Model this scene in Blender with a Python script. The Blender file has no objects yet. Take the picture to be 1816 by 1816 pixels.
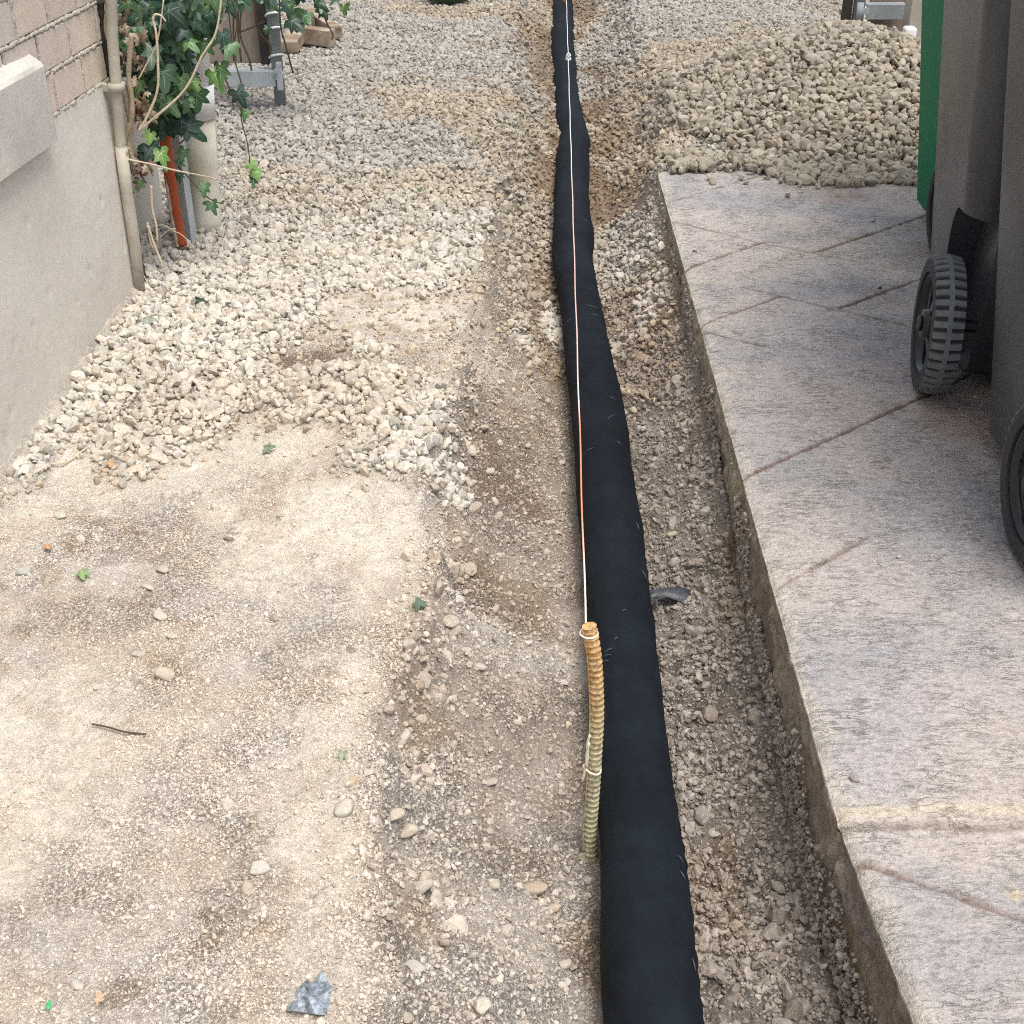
import bpy, bmesh, math, random
import numpy as np
from mathutils import Vector, Matrix, Euler

random.seed(7)
rng = np.random.default_rng(7)
SC = bpy.context.scene
COL = SC.collection

# ------------------------------------------------------------------ camera, sky, sun
PITCH = math.atan(1378 / 2300)
CH = 1.2                                   # camera height above the slab
cam = bpy.data.cameras.new('camera')
cam.sensor_width = 36
cam.lens = 36 * 2300 / 1816
cam.clip_start = 0.05
cam.clip_end = 500
co = bpy.data.objects.new('camera', cam)
co.location = (0, 0, CH)
co.rotation_euler = (math.pi / 2 - PITCH, 0, 0)
COL.objects.link(co)
SC.camera = co

w = bpy.data.worlds.new('World')
SC.world = w
w.use_nodes = True
nt = w.node_tree
sky = nt.nodes.new('ShaderNodeTexSky')
sky.sky_type = 'NISHITA'
sky.sun_disc = False
SUN_EL, SUN_AZ = 70, 140
sky.sun_elevation = math.radians(SUN_EL)
sky.sun_rotation = math.radians(SUN_AZ)
sky.dust_density = 4.0
sky.air_density = 1.0
sky.ozone_density = 0.6
bg = nt.nodes['Background']
bg.inputs[1].default_value = 0.15
hs = nt.nodes.new('ShaderNodeHueSaturation')      # thin overcast: the blue is washed out
hs.inputs['Saturation'].default_value = 0.5
nt.links.new(sky.outputs[0], hs.inputs['Color'])
nt.links.new(hs.outputs[0], bg.inputs[0])

sun = bpy.data.lights.new('sun', 'SUN')
sun.energy = 1.5
sun.angle = math.radians(28)
sun.color = (1.0, 0.93, 0.83)
so = bpy.data.objects.new('sun', sun)
so.rotation_euler = (math.radians(90 - SUN_EL), 0, math.radians(180 - SUN_AZ))
COL.objects.link(so)

SC.view_settings.view_transform = 'Standard'
SC.view_settings.look = 'None'
SC.view_settings.gamma = 1
SC.view_settings.exposure = 0.62
SC.render.engine = 'CYCLES'
SC.cycles.filter_width = 1.1
SC.cycles.use_denoising = False

# ------------------------------------------------------------------ helpers
F, PC, PS = 2300.0, math.cos(PITCH), math.sin(PITCH)


def on_z(x, y, z=0.0):
    """photo pixel -> point on the level z (used to survey the place)"""
    H = CH - z
    d = F * H / (PC * (y + 470))
    return ((x - 908) / F * d, (d - H * PS) / PC, z)


def on_y(x, y, Y):
    t = (y + 470) * PC / F
    d = Y * PC / (1 - t * PS)
    return ((x - 908) / F * d, Y, CH - t * d)


def tag(o, label=None, cat=None, group=None, kind=None):
    if label: o['label'] = label
    if cat: o['category'] = cat
    if group: o['group'] = group
    if kind: o['kind'] = kind
    return o


def link(name, me, mat=None, parent=None):
    o = bpy.data.objects.new(name, me)
    COL.objects.link(o)
    if mat is not None and me is not None: me.materials.append(mat)
    if parent is not None: o.parent = parent
    return o


def empty(name, loc, rz=0, label=None, cat=None, group=None):
    o = bpy.data.objects.new(name, None)
    o.location = loc
    o.rotation_euler = (0, 0, rz)
    o.empty_display_size = .05
    COL.objects.link(o)
    return tag(o, label, cat, group)


def np_mesh(name, V, Fc, cols=None, smooth=False, alpha=None):
    me = bpy.data.meshes.new(name)
    n, m, k = len(V), len(Fc), Fc.shape[1]
    me.vertices.add(n)
    me.vertices.foreach_set('co', np.ascontiguousarray(V, dtype=np.float32).ravel())
    me.loops.add(m * k)
    me.loops.foreach_set('vertex_index', np.ascontiguousarray(Fc, dtype=np.int32).ravel())
    me.polygons.add(m)
    me.polygons.foreach_set('loop_start', np.arange(0, m * k, k, dtype=np.int32))
    me.polygons.foreach_set('use_smooth', np.full(m, smooth))
    me.update(calc_edges=True)
    if cols is not None:
        a = me.color_attributes.new('tint', 'FLOAT_COLOR', 'POINT')
        c4 = np.ones((n, 4), np.float32)
        c4[:, :3] = cols
        if alpha is not None: c4[:, 3] = alpha
        a.data.foreach_set('color', c4.ravel())
    return me


def hash2(i, j, s):
    h = (i.astype(np.int64) * 374761393 + j.astype(np.int64) * 668265263 + s * 2147483647) & 0xFFFFFFFF
    h = ((h ^ (h >> 13)) * 1274126177) & 0xFFFFFFFF
    h = (h ^ (h >> 16)) & 0xFFFFFFFF
    h = (h * 2246822519) & 0xFFFFFFFF
    return ((h ^ (h >> 15)) & 0xFFFFFF) / float(0xFFFFFF)


def vn(x, y, s=0):
    i = np.floor(x); j = np.floor(y)
    fx = x - i; fy = y - j
    fx = fx * fx * fx * (fx * (fx * 6 - 15) + 10); fy = fy * fy * fy * (fy * (fy * 6 - 15) + 10)
    a = hash2(i, j, s); b = hash2(i + 1, j, s); c = hash2(i, j + 1, s); d = hash2(i + 1, j + 1, s)
    return (a + (b - a) * fx) * (1 - fy) + (c + (d - c) * fx) * fy


def fbm(x, y, s=0, o=4, g=.5):
    r = 0; a = 1; t = 0
    cx, sx = math.cos(.6), math.sin(.6)
    for k in range(o):
        r = r + a * vn(x, y, s + k * 17); t += a; a *= g
        x, y = (x * cx - y * sx) * 2.03, (x * sx + y * cx) * 2.03
    return r / t * 2 - 1


def worley(x, y, s=0):
    i = np.floor(x); j = np.floor(y)
    best = np.full(x.shape, 9.0); idv = np.zeros(x.shape)
    for di in (-1, 0, 1):
        for dj in (-1, 0, 1):
            ci, cj = i + di, j + dj
            px = ci + hash2(ci, cj, s + 1); py = cj + hash2(ci, cj, s + 2)
            d = np.hypot(px - x, py - y)
            m = d < best
            best = np.where(m, d, best); idv = np.where(m, hash2(ci, cj, s + 3), idv)
    return best, idv


def sst(a, b, x):
    t = np.clip((x - a) / (b - a), 0, 1)
    return t * t * (3 - 2 * t)


def mix(a, b, t):
    t = np.asarray(t)[..., None]
    return np.asarray(a) * (1 - t) + np.asarray(b) * t


# ---- materials
def mat_new(name):
    m = bpy.data.materials.new(name)
    m.use_nodes = True
    nt = m.node_tree
    return m, nt, nt.nodes['Principled BSDF']


def N(nt, t, **kw):
    n = nt.nodes.new(t)
    for k, v in kw.items():
        if k in n.inputs: n.inputs[k].default_value = v
        else: setattr(n, k, v)
    return n


def grit(name, attr=True, base=(.5, .5, .5), rough=.9, var=.35, scales=(60, 260), bump=(.6, .004), spec=.3, tintn=None, streak=None, vor=0, pits=None, scratch=None):
    """a rough mineral or plastic surface: colour from the tint attribute (or base) times fine noise, with bump"""
    m, nt, b = mat_new(name)
    L = nt.links.new
    tc = N(nt, 'ShaderNodeTexCoord')
    src = tc.outputs['Object']
    if streak:
        mp = N(nt, 'ShaderNodeMapping'); mp.inputs['Scale'].default_value = streak
        L(src, mp.inputs[0]); src2 = mp.outputs[0]
    else: src2 = src
    n1 = N(nt, 'ShaderNodeTexNoise', Scale=scales[0], Detail=6.0, Roughness=.65)
    n2 = N(nt, 'ShaderNodeTexNoise', Scale=scales[1], Detail=4.0, Roughness=.7)
    L(src, n1.inputs['Vector']); L(src2, n2.inputs['Vector'])
    ad = N(nt, 'ShaderNodeMath', operation='ADD'); L(n1.outputs[0], ad.inputs[0]); L(n2.outputs[0], ad.inputs[1])
    mr = N(nt, 'ShaderNodeMapRange'); mr.inputs[1].default_value = .7; mr.inputs[2].default_value = 1.3
    mr.inputs[3].default_value = 1 - var; mr.inputs[4].default_value = 1 + var
    mr.clamp = False
    L(ad.outputs[0], mr.inputs[0])
    if attr:
        at = N(nt, 'ShaderNodeAttribute', attribute_name='tint'); cs = at.outputs[0]
    else:
        rg = N(nt, 'ShaderNodeRGB'); rg.outputs[0].default_value = (*base, 1); cs = rg.outputs[0]
    if tintn:
        n3 = N(nt, 'ShaderNodeTexNoise', Scale=tintn[0], Detail=3.0)
        L(src, n3.inputs['Vector'])
        r3 = N(nt, 'ShaderNodeMapRange'); r3.inputs[1].default_value = .42; r3.inputs[2].default_value = .62
        L(n3.outputs[0], r3.inputs[0])
        mx = N(nt, 'ShaderNodeMix', data_type='RGBA'); mx.inputs[7].default_value = (*tintn[1], 1)
        L(r3.outputs[0], mx.inputs[0]); L(cs, mx.inputs[6]); cs = mx.outputs[2]
    if scratch:
        mp2 = N(nt, 'ShaderNodeMapping'); mp2.inputs['Scale'].default_value = scratch[0]; L(src, mp2.inputs[0])
        n5 = N(nt, 'ShaderNodeTexNoise', Scale=scratch[1], Detail=4.0, Roughness=.6, Distortion=.4); L(mp2.outputs[0], n5.inputs['Vector'])
        n6 = N(nt, 'ShaderNodeTexNoise', Scale=13.0, Detail=4.0); L(src, n6.inputs['Vector'])
        s5 = N(nt, 'ShaderNodeMath', operation='SUBTRACT'); s5.inputs[1].default_value = .5; L(n5.outputs[0], s5.inputs[0])
        a5 = N(nt, 'ShaderNodeMath', operation='ABSOLUTE'); L(s5.outputs[0], a5.inputs[0])
        r5 = N(nt, 'ShaderNodeMapRange'); r5.inputs[1].default_value = .004; r5.inputs[2].default_value = .022; r5.inputs[3].default_value = 1; r5.inputs[4].default_value = 0; L(a5.outputs[0], r5.inputs[0])
        r6 = N(nt, 'ShaderNodeMapRange'); r6.inputs[1].default_value = .46; r6.inputs[2].default_value = .62; L(n6.outputs[0], r6.inputs[0])
        m5 = N(nt, 'ShaderNodeMath', operation='MULTIPLY'); L(r5.outputs[0], m5.inputs[0]); L(r6.outputs[0], m5.inputs[1])
        m6 = N(nt, 'ShaderNodeMath', operation='MULTIPLY'); L(m5.outputs[0], m6.inputs[0]); m6.inputs[1].default_value = .6
        mx5 = N(nt, 'ShaderNodeMix', data_type='RGBA'); mx5.inputs[7].default_value = (*scratch[2], 1)
        L(m6.outputs[0], mx5.inputs[0]); L(cs, mx5.inputs[6]); cs = mx5.outputs[2]
    if pits:
        n4 = N(nt, 'ShaderNodeTexNoise', Scale=pits[0], Detail=5.0, Roughness=.75)
        L(src2, n4.inputs['Vector'])
        r4 = N(nt, 'ShaderNodeMapRange'); r4.inputs[1].default_value = pits[1]; r4.inputs[2].default_value = pits[2]
        r4.inputs[3].default_value = pits[3]; r4.inputs[4].default_value = 1
        L(n4.outputs[0], r4.inputs[0])
        m4 = N(nt, 'ShaderNodeMix', data_type='FLOAT'); m4.inputs[2].default_value = 1
        L(r4.outputs[0], m4.inputs[3])
        if attr: L(at.outputs['Alpha'], m4.inputs[0])
        else: m4.inputs[0].default_value = 1
        v4 = N(nt, 'ShaderNodeVectorMath', operation='SCALE'); L(cs, v4.inputs[0]); L(m4.outputs[0], v4.inputs['Scale']); cs = v4.outputs[0]
    vm = N(nt, 'ShaderNodeVectorMath', operation='SCALE')
    L(cs, vm.inputs[0]); L(mr.outputs[0], vm.inputs['Scale'])
    L(vm.outputs[0], b.inputs['Base Color'])
    b.inputs['Roughness'].default_value = rough
    b.inputs['Specular IOR Level'].default_value = spec
    hsrc = ad.outputs[0]
    if vor:
        v = N(nt, 'ShaderNodeTexVoronoi', Scale=vor); L(src, v.inputs['Vector'])
        a2 = N(nt, 'ShaderNodeMath', operation='SUBTRACT'); L(ad.outputs[0], a2.inputs[0]); L(v.outputs[0], a2.inputs[1]); hsrc = a2.outputs[0]
    if pits:
        a3 = N(nt, 'ShaderNodeMath', operation='MULTIPLY_ADD'); a3.inputs[1].default_value = 1.2
        L(m4.outputs[0], a3.inputs[0]); L(hsrc, a3.inputs[2]); hsrc = a3.outputs[0]
    if scratch:
        a6 = N(nt, 'ShaderNodeMath', operation='MULTIPLY_ADD'); a6.inputs[1].default_value = .8
        L(m5.outputs[0], a6.inputs[0]); L(hsrc, a6.inputs[2]); hsrc = a6.outputs[0]
    bp = N(nt, 'ShaderNodeBump', Strength=bump[0], Distance=bump[1])
    L(hsrc, bp.inputs['Height']); L(bp.outputs[0], b.inputs['Normal'])
    return m


M_ground = grit('packed_limestone_dirt', var=.30, scales=(60, 300), bump=(1.0, .006), pits=(210, .38, .52, .52))  # pits darken the colour to stand for shade in the dirt's crevices
M_stone = grit('crushed_limestone', var=.20, scales=(90, 420), bump=(.5, .002), rough=.85)
M_crumb = grit('soil_crumbs', var=.3, scales=(120, 500), bump=(.6, .002), rough=.95, spec=.15)
M_slab = grit('stamped_concrete', var=.22, scales=(140, 130), bump=(1.0, .0042), rough=.5, spec=.45, streak=(.65, 1.25, 1), pits=(60, .34, .47, .74), scratch=((.8, 3.0, 1), 26.0, (.64, .62, .58)))
M_parge = grit('foundation_parging', attr=False, base=(.65, .62, .56), var=.09, scales=(5, 60), bump=(.25, .003), rough=.9, tintn=(2.5, (.575, .54, .49)), pits=(38, .27, .36, .80))
M_ledge = grit('concrete_ledge', attr=False, base=(.57, .55, .50), var=.10, scales=(8, 90), bump=(.5, .003), rough=.9, tintn=(6, (.50, .485, .45)), pits=(50, .28, .38, .78))
M_brick = grit('tan_brick', var=.12, scales=(25, 200), bump=(.5, .003), rough=.9)
M_mortar = grit('brick_mortar', attr=False, base=(.58, .54, .46), var=.12, scales=(40, 160), bump=(.9, .008), rough=.95)
M_sock = grit('black_filter_sock', attr=False, base=(.0068, .0098, .0145), var=.3, scales=(22, 900), bump=(.45, .0016), rough=.8, spec=.14, tintn=(5, (.0095, .014, .0205)))
M_bin = grit('dark_grey_plastic', attr=False, base=(.052, .062, .076), var=.25, scales=(5, 120), bump=(.15, .001), rough=.38, spec=.45, tintn=(7, (.066, .071, .078)))
M_bin_g = grit('green_plastic', attr=False, base=(.003, .17, .075), var=.06, scales=(4, 120), bump=(.06, .001), rough=.55, spec=.2)
M_tyre = grit('dusty_tyre_rubber', var=.3, scales=(30, 200), bump=(.3, .001), rough=.8)
M_rim = grit('black_glossy_plastic', attr=False, base=(.018, .021, .028), var=.2, scales=(20, 100), bump=(.05, .001), rough=.3, spec=.5)
M_pvc = grit('cream_pvc', attr=False, base=(.68, .65, .57), var=.06, scales=(6, 60), bump=(.1, .001), rough=.45, tintn=(7, (.50, .47, .36)))
M_conduit = grit('weathered_beige_paint', attr=False, base=(.46, .43, .36), var=.14, scales=(14, 90), bump=(.3, .001), rough=.6, tintn=(9, (.36, .33, .27)))
M_white = grit('white_paint', attr=False, base=(.72, .74, .74), var=.05, scales=(10, 90), bump=(.1, .001), rough=.5)
M_orange = grit('flaking_orange_paint', attr=False, base=(.40, .085, .03), var=.25, scales=(14, 120), bump=(.5, .002), rough=.6)
M_flake = grit('bare_grey_wood', attr=False, base=(.50, .44, .37), var=.25, scales=(20, 150), bump=(.5, .002), rough=.8)
M_galv = grit('galvanised_steel', attr=False, base=(.42, .46, .48), var=.12, scales=(18, 80), bump=(.1, .001), rough=.5)
M_gpost = grit('grey_post_paint', attr=False, base=(.24, .27, .27), var=.15, scales=(10, 80), bump=(.2, .001), rough=.5)
M_wood = grit('weathered_board', attr=False, base=(.30, .255, .21), var=.25, scales=(8, 40), bump=(.4, .002), rough=.85, streak=(3, 3, .25), tintn=(4, (.22, .17, .135)))
M_log = grit('old_lumber', attr=False, base=(.36, .30, .23), var=.3, scales=(10, 60), bump=(.5, .002), rough=.85, tintn=(14, (.20, .15, .10)))
M_bar = grit('rusty_threaded_bar', var=.3, pits=(150, .40, .50, .55), scales=(60, 300), bump=(.4, .001), rough=.65)
M_bark = grit('ivy_stem_bark', attr=False, base=(.38, .31, .22), var=.3, scales=(30, 200), bump=(.6, .002), rough=.9)
M_vine = grit('dark_vine_stem', attr=False, base=(.09, .075, .045), var=.3, scales=(30, 200), bump=(.4, .001), rough=.7)
M_root = grit('pale_root', attr=False, base=(.58, .50, .38), var=.2, scales=(60, 200), bump=(.4, .001), rough=.8)
M_leaf = grit('ivy_leaf', var=.22, scales=(30, 140), bump=(.3, .0015), rough=.42, spec=.45)
M_blackpl = grit('black_plastic', attr=False, base=(.05, .058, .068), var=.5, scales=(40, 160), bump=(.5, .002), rough=.35, spec=.5)
M_bluepl = grit('blue_grey_film', attr=False, base=(.26, .30, .35), var=.8, scales=(60, 220), bump=(.6, .003), rough=.25, spec=.6)
M_green = grit('dark_green_plastic', attr=False, base=(.03, .06, .022), var=.15, scales=(10, 90), bump=(.1, .001), rough=.45)
M_cord = grit('cream_cord', attr=False, base=(.72, .66, .52), var=.15, scales=(300, 900), bump=(.4, .0006), rough=.85)
M_dark = grit('dark_joint_filler', attr=False, base=(.05, .045, .04), var=.3, scales=(30, 200), bump=(.5, .003), rough=.95)

# string: white cord that is pink and orange in places
M_string, _nt, _b = mat_new('mason_line')
_tc = N(_nt, 'ShaderNodeTexCoord')
_sx = N(_nt, 'ShaderNodeSeparateXYZ'); _nt.links.new(_tc.outputs['Object'], _sx.inputs[0])
_mr = N(_nt, 'ShaderNodeMapRange'); _mr.inputs[1].default_value = 1.2; _mr.inputs[2].default_value = 8.2
_nt.links.new(_sx.outputs['Y'], _mr.inputs[0])
_cr = N(_nt, 'ShaderNodeValToRGB'); _nt.links.new(_mr.outputs[0], _cr.inputs[0])
_e = _cr.color_ramp.elements
_e[0].position = 0; _e[0].color = (.8, .78, .72, 1)
_e[1].position = 1; _e[1].color = (.8, .8, .78, 1)
for p_, c_ in ((.05, (.8, .74, .66, 1)), (.075, (.85, .30, .16, 1)), (.12, (.85, .28, .14, 1)), (.135, (.8, .76, .72, 1)), (.2, (.8, .5, .42, 1)), (.32, (.8, .58, .5, 1)), (.38, (.8, .78, .75, 1))):
    _n = _e.new(p_); _n.color = c_
_nt.links.new(_cr.outputs[0], _b.inputs['Base Color']); _b.inputs['Roughness'].default_value = .7

def set_tint(o, fn):
    me = o.data
    a = me.color_attributes.new('tint', 'FLOAT_COLOR', 'POINT')
    a.data.foreach_set('color', np.array([(*fn(v.co), 1.0) for v in me.vertices], np.float32).ravel())


# ---- bmesh makers
def bm_obj(name, bm, mat, parent=None, smooth=False):
    me = bpy.data.meshes.new(name)
    bmesh.ops.recalc_face_normals(bm, faces=bm.faces[:])
    bm.to_mesh(me); bm.free()
    if smooth:
        for p in me.polygons: p.use_smooth = True
    return link(name, me, mat, parent)


def box(bm, x0, x1, y0, y1, z0, z1, bev=0.0, seg=2, M=None):
    vs = [bm.verts.new((x, y, z)) for x in (x0, x1) for y in (y0, y1) for z in (z0, z1)]
    fs = [bm.faces.new([vs[i] for i in q]) for q in ((0, 1, 3, 2), (4, 6, 7, 5), (0, 4, 5, 1), (2, 3, 7, 6), (0, 2, 6, 4), (1, 5, 7, 3))]
    geo = vs
    if bev > 0:
        es = list({e for f in fs for e in f.edges})
        r = bmesh.ops.bevel(bm, geom=es, offset=bev, segments=seg, affect='EDGES', profile=.5)
        geo = list({v for f in r['faces'] for v in f.verts} | {v for v in vs if v.is_valid})
    if M is not None: bmesh.ops.transform(bm, matrix=M, verts=[v for v in geo if v.is_valid])
    return geo


def tube(bm, pts, r, n=10, caps=True, flat=1.0):
    pts = [Vector(p) for p in pts]
    rs = r if hasattr(r, '__len__') else [r] * len(pts)
    rings = []
    up = Vector((0, 0, 1))
    prev = None
    for i, p in enumerate(pts):
        d = (pts[min(i + 1, len(pts) - 1)] - pts[max(i - 1, 0)]).normalized()
        if prev is None:
            a = up if abs(d.z) < .9 else Vector((1, 0, 0))
            s = d.cross(a).normalized()
        else:
            s = (prev - d * prev.dot(d)).normalized()
        prev = s
        t = d.cross(s)
        rings.append([bm.verts.new(p + (s * math.cos(2 * math.pi * k / n) + t * math.sin(2 * math.pi * k / n) * flat) * rs[i]) for k in range(n)])
    for a, b in zip(rings, rings[1:]):
        for k in range(n): bm.faces.new((a[k], a[(k + 1) % n], b[(k + 1) % n], b[k])).smooth = True
    if caps:
        bm.faces.new(rings[0][::-1]); bm.faces.new(rings[-1])


def tube_obj(name, pts, r, mat, parent=None, n=10, **kw):
    bm = bmesh.new(); tube(bm, pts, r, n, **kw)
    return bm_obj(name, bm, mat, parent)


def smooth_path(pts, n=6):
    P = [Vector(p) for p in pts]; out = []
    for i in range(len(P) - 1):
        a, b, c, d = P[max(i - 1, 0)], P[i], P[i + 1], P[min(i + 2, len(P) - 1)]
        for k in range(n):
            t = k / n
            out.append(.5 * ((2 * b) + (c - a) * t + (2 * a - 5 * b + 4 * c - d) * t * t + (3 * b - a - 3 * c + d) * t ** 3))
    out.append(P[-1]); return out


# ------------------------------------------------------------------ lie of the land
WX0, WY0, WM = -.951, 3.045, .0716          # house wall line
def wallx(Y): return WX0 + WM * (Y - WY0)
def slab_edge(Y):
    Y = np.asarray(Y, float)
    return .418 + .016 * (Y - 1.24) + .006 * (Y < 1.225) + np.clip(1.23 - Y, 0, .45) * .075
SLAB_FAR = 4.13

FRONT = [on_z(*p) for p in ((-60, 900), (20, 850), (100, 760), (200, 835), (330, 795), (430, 745), (560, 775), (640, 850), (740, 885), (812, 868), (838, 790), (852, 640), (872, 560), (1000, 540))]
FX = np.array([p[0] for p in FRONT]); FY = np.array([p[1] for p in FRONT])
_o = np.argsort(FX); FX = FX[_o]; FY = FY[_o]
RIMY = np.array([.3, 1.0, 1.25, 1.5, 1.8, 2.1, 2.6, 3.3, 4.0, 5.0, 8.0])
RIMX = np.array([-.13, -.145, -.19, -.215, -.15, -.14, -.13, -.06, -.03, .0, .05])
BKY = np.array([.3, 1.2, 1.6, 2.1, 2.6, 3.3, 4.1, 5.2])
BKZ = np.array([-.225, -.21, -.175, -.14, -.105, -.07, -.035, -.0])


def blob(X, Y, px, py, rx, ry):
    c = on_z(px, py, -.03)
    return np.exp(-(((X - c[0]) / rx) ** 2 + ((Y - c[1]) / ry) ** 2))


def trench_soil(X, Y):
    """brown dug soil showing on both sides of the pipe"""
    u = X - .0172 * Y - .15
    w_ = np.exp(-(np.abs(u) / (.24 + .05 * fbm(X * 0, Y * 3, 141, 2))) ** 3)
    return w_ * sst(-.10, .22, fbm(X * 7, Y * 3.2, 143, 4) + .1)


def gravel_mask(X, Y):
    """0..1: how densely clear stone covers the ground"""
    n = fbm(X * 9, Y * 9, 5, 3)
    left = sst(-.05, .16, Y - np.interp(X, FX, FY) + n * .12 - .02) ** 1.3
    left *= (X < .14 + .0172 * Y)
    bare = np.clip(blob(X, Y, 525, 640, .13, .10) * 1.1 + blob(X, Y, 720, 580, .20, .22) * 1.0 + blob(X, Y, 860, 640, .14, .4) * 1.0 + blob(X, Y, 640, 540, .12, .12) * .8 + blob(X, Y, 880, 470, .05, .3), 0, 1)
    left *= 1 - .80 * sst(.35, .85, bare + n * .45)
    right = (X > .2) * sst(2.4, 3.6, Y + n * .5) * .8
    right = np.where((X > slab_edge(Y) - .02) & (Y < SLAB_FAR - .03), 0, right)
    far = sst(3.9, 4.6, Y)
    tsoil = 1 - .55 * trench_soil(X, Y)
    return np.clip(tsoil * np.maximum(np.maximum(left, right), far * (1 - .45 * sst(.1, .45, fbm(X * 3.3, Y * 2.2, 33, 3)) * (X < .8))), 0, 1)


def mound(X, Y):
    r = np.hypot((X - 1.20) / .74, (Y - 4.85 + .15 * (X - 1.2)) / .74) + .04 * fbm(X * 4, Y * 4, 151, 2)
    a = .36 * np.clip(1.02 - np.sqrt(r * r + .05), 0, 1) + .03 * np.exp(-((X - 1.75) / .35) ** 2 - ((Y - 4.7) / .4) ** 2)
    return a


def height(X, Y):
    u = X - .0172 * Y
    n1 = fbm(X * 3, Y * 3, 1, 4); n2 = fbm(X * 14, Y * 14, 9, 4); n3 = fbm(X * 45, Y * 45, 21, 3)
    g = -.035 + .018 * n1 + .007 * n2 + .003 * n3 + .0012 * fbm(X * 130, Y * 130, 23, 2) * (Y < 3)
    g = g - .045 * sst(-.25, -.95, X) * (1 - sst(2.2, 3.0, Y)) + .015 * gravel_mask(X, Y)
    g = g + .03 * np.exp(-(((X + .72) / .2) ** 2)) * sst(3.3, 4.2, Y) * (1 - sst(4.6, 5.4, Y))
    # dusty fillet against the wall foot
    g = g + .035 * np.exp(-np.clip(X - wallx(Y), 0, 9) / .035) * (Y < 3.2)
    # wheel-worn ledge breaking off at the near trench edge
    rim = np.interp(Y, RIMY, RIMX) + .055 * fbm(X * .5, Y * 7, 41, 4) + .022 * fbm(X * 20, Y * 26, 43, 3)
    foot = .075 + .0172 * Y + .012 * fbm(Y * 6, Y * 0, 44, 2)
    t = np.clip((X - rim) / (foot - rim), 0, 1)
    steep = 1 - sst(1.2, 2.4, Y)
    prof = t ** .62 * (1 - .45 * steep) + .45 * steep * (.42 * sst(0, .12, t) + .58 * sst(.1, 1, t))
    prof = prof * (1 - .0) + .0
    floor = -.252 + .008 * n2
    fl = floor + .07 * sst(4.0, 5.5, Y)
    prof2 = prof + .06 * (fbm(X * 11, Y * 6, 51, 4)) * np.sin(np.pi * np.clip(t, 0, 1))
    clod, cid = worley(X * 26, Y * 26, 61)
    z = g * (1 - prof2) + fl * prof2 + (.009 * n2 + .016 * (.45 - clod) * sst(.4, .6, cid) + .003 * n3) * sst(0, .1, t) * sst(1, .8, t)
    # right bank
    se = slab_edge(Y)
    bz = np.interp(Y, BKY, BKZ)
    f2 = .205 + .0172 * Y
    wdt = np.where(Y < SLAB_FAR, se - f2, se - f2 + .12 * sst(SLAB_FAR, 5, Y))
    s = np.clip((X - f2) / wdt, 0, 1)
    bank = fl + (bz - fl) * np.clip(s + .10 * fbm(X * 10, Y * 5, 71, 3) * np.sin(np.pi * s), 0, 1) ** 1.7
    c2, i2 = worley(X * 42, Y * 42, 81)
    bank = bank + (.020 * (.5 - c2) + .011 * n2 + .006 * n3) * sst(0, .15, s)
    gr = .0 + .02 * n1 + .006 * n2
    bank = np.where(Y > SLAB_FAR, bank + (gr - bank) * sst(.75, 1.15, (X - f2) / wdt), bank)
    z = np.where(X > f2, bank, z)
    z = np.where((X > se + .015) & (Y < SLAB_FAR - .02), -.2, z)
    z = z + mound(X, Y) * (Y > SLAB_FAR - .05) * (X > .3)
    return z


def crust(X, Y):
    """1 where the dry dirt has a smooth chalky crust"""
    rim = np.interp(Y, RIMY, RIMX)
    n = fbm(X * 3.4, Y * 3.0, 101, 4) + .35 * fbm(X * 13, Y * 13, 103, 3)
    n = n + .4 * (blob(X, Y, 610, 1500, .08, .3) + blob(X, Y, 120, 880, .3, .12) + blob(X, Y, 60, 1250, .16, .16) + blob(X, Y, 520, 930, .2, .1)) - .45 * (blob(X, Y, 130, 1080, .2, .1) + blob(X, Y, 330, 1420, .2, .2) + blob(X, Y, 120, 1700, .2, .12))
    return .85 * sst(-.30, .35, n + .30 * np.exp(-((X - rim + .10) / .09) ** 2) * (Y < 1.5)) * sst(.03, -.03, X - rim)


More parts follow.
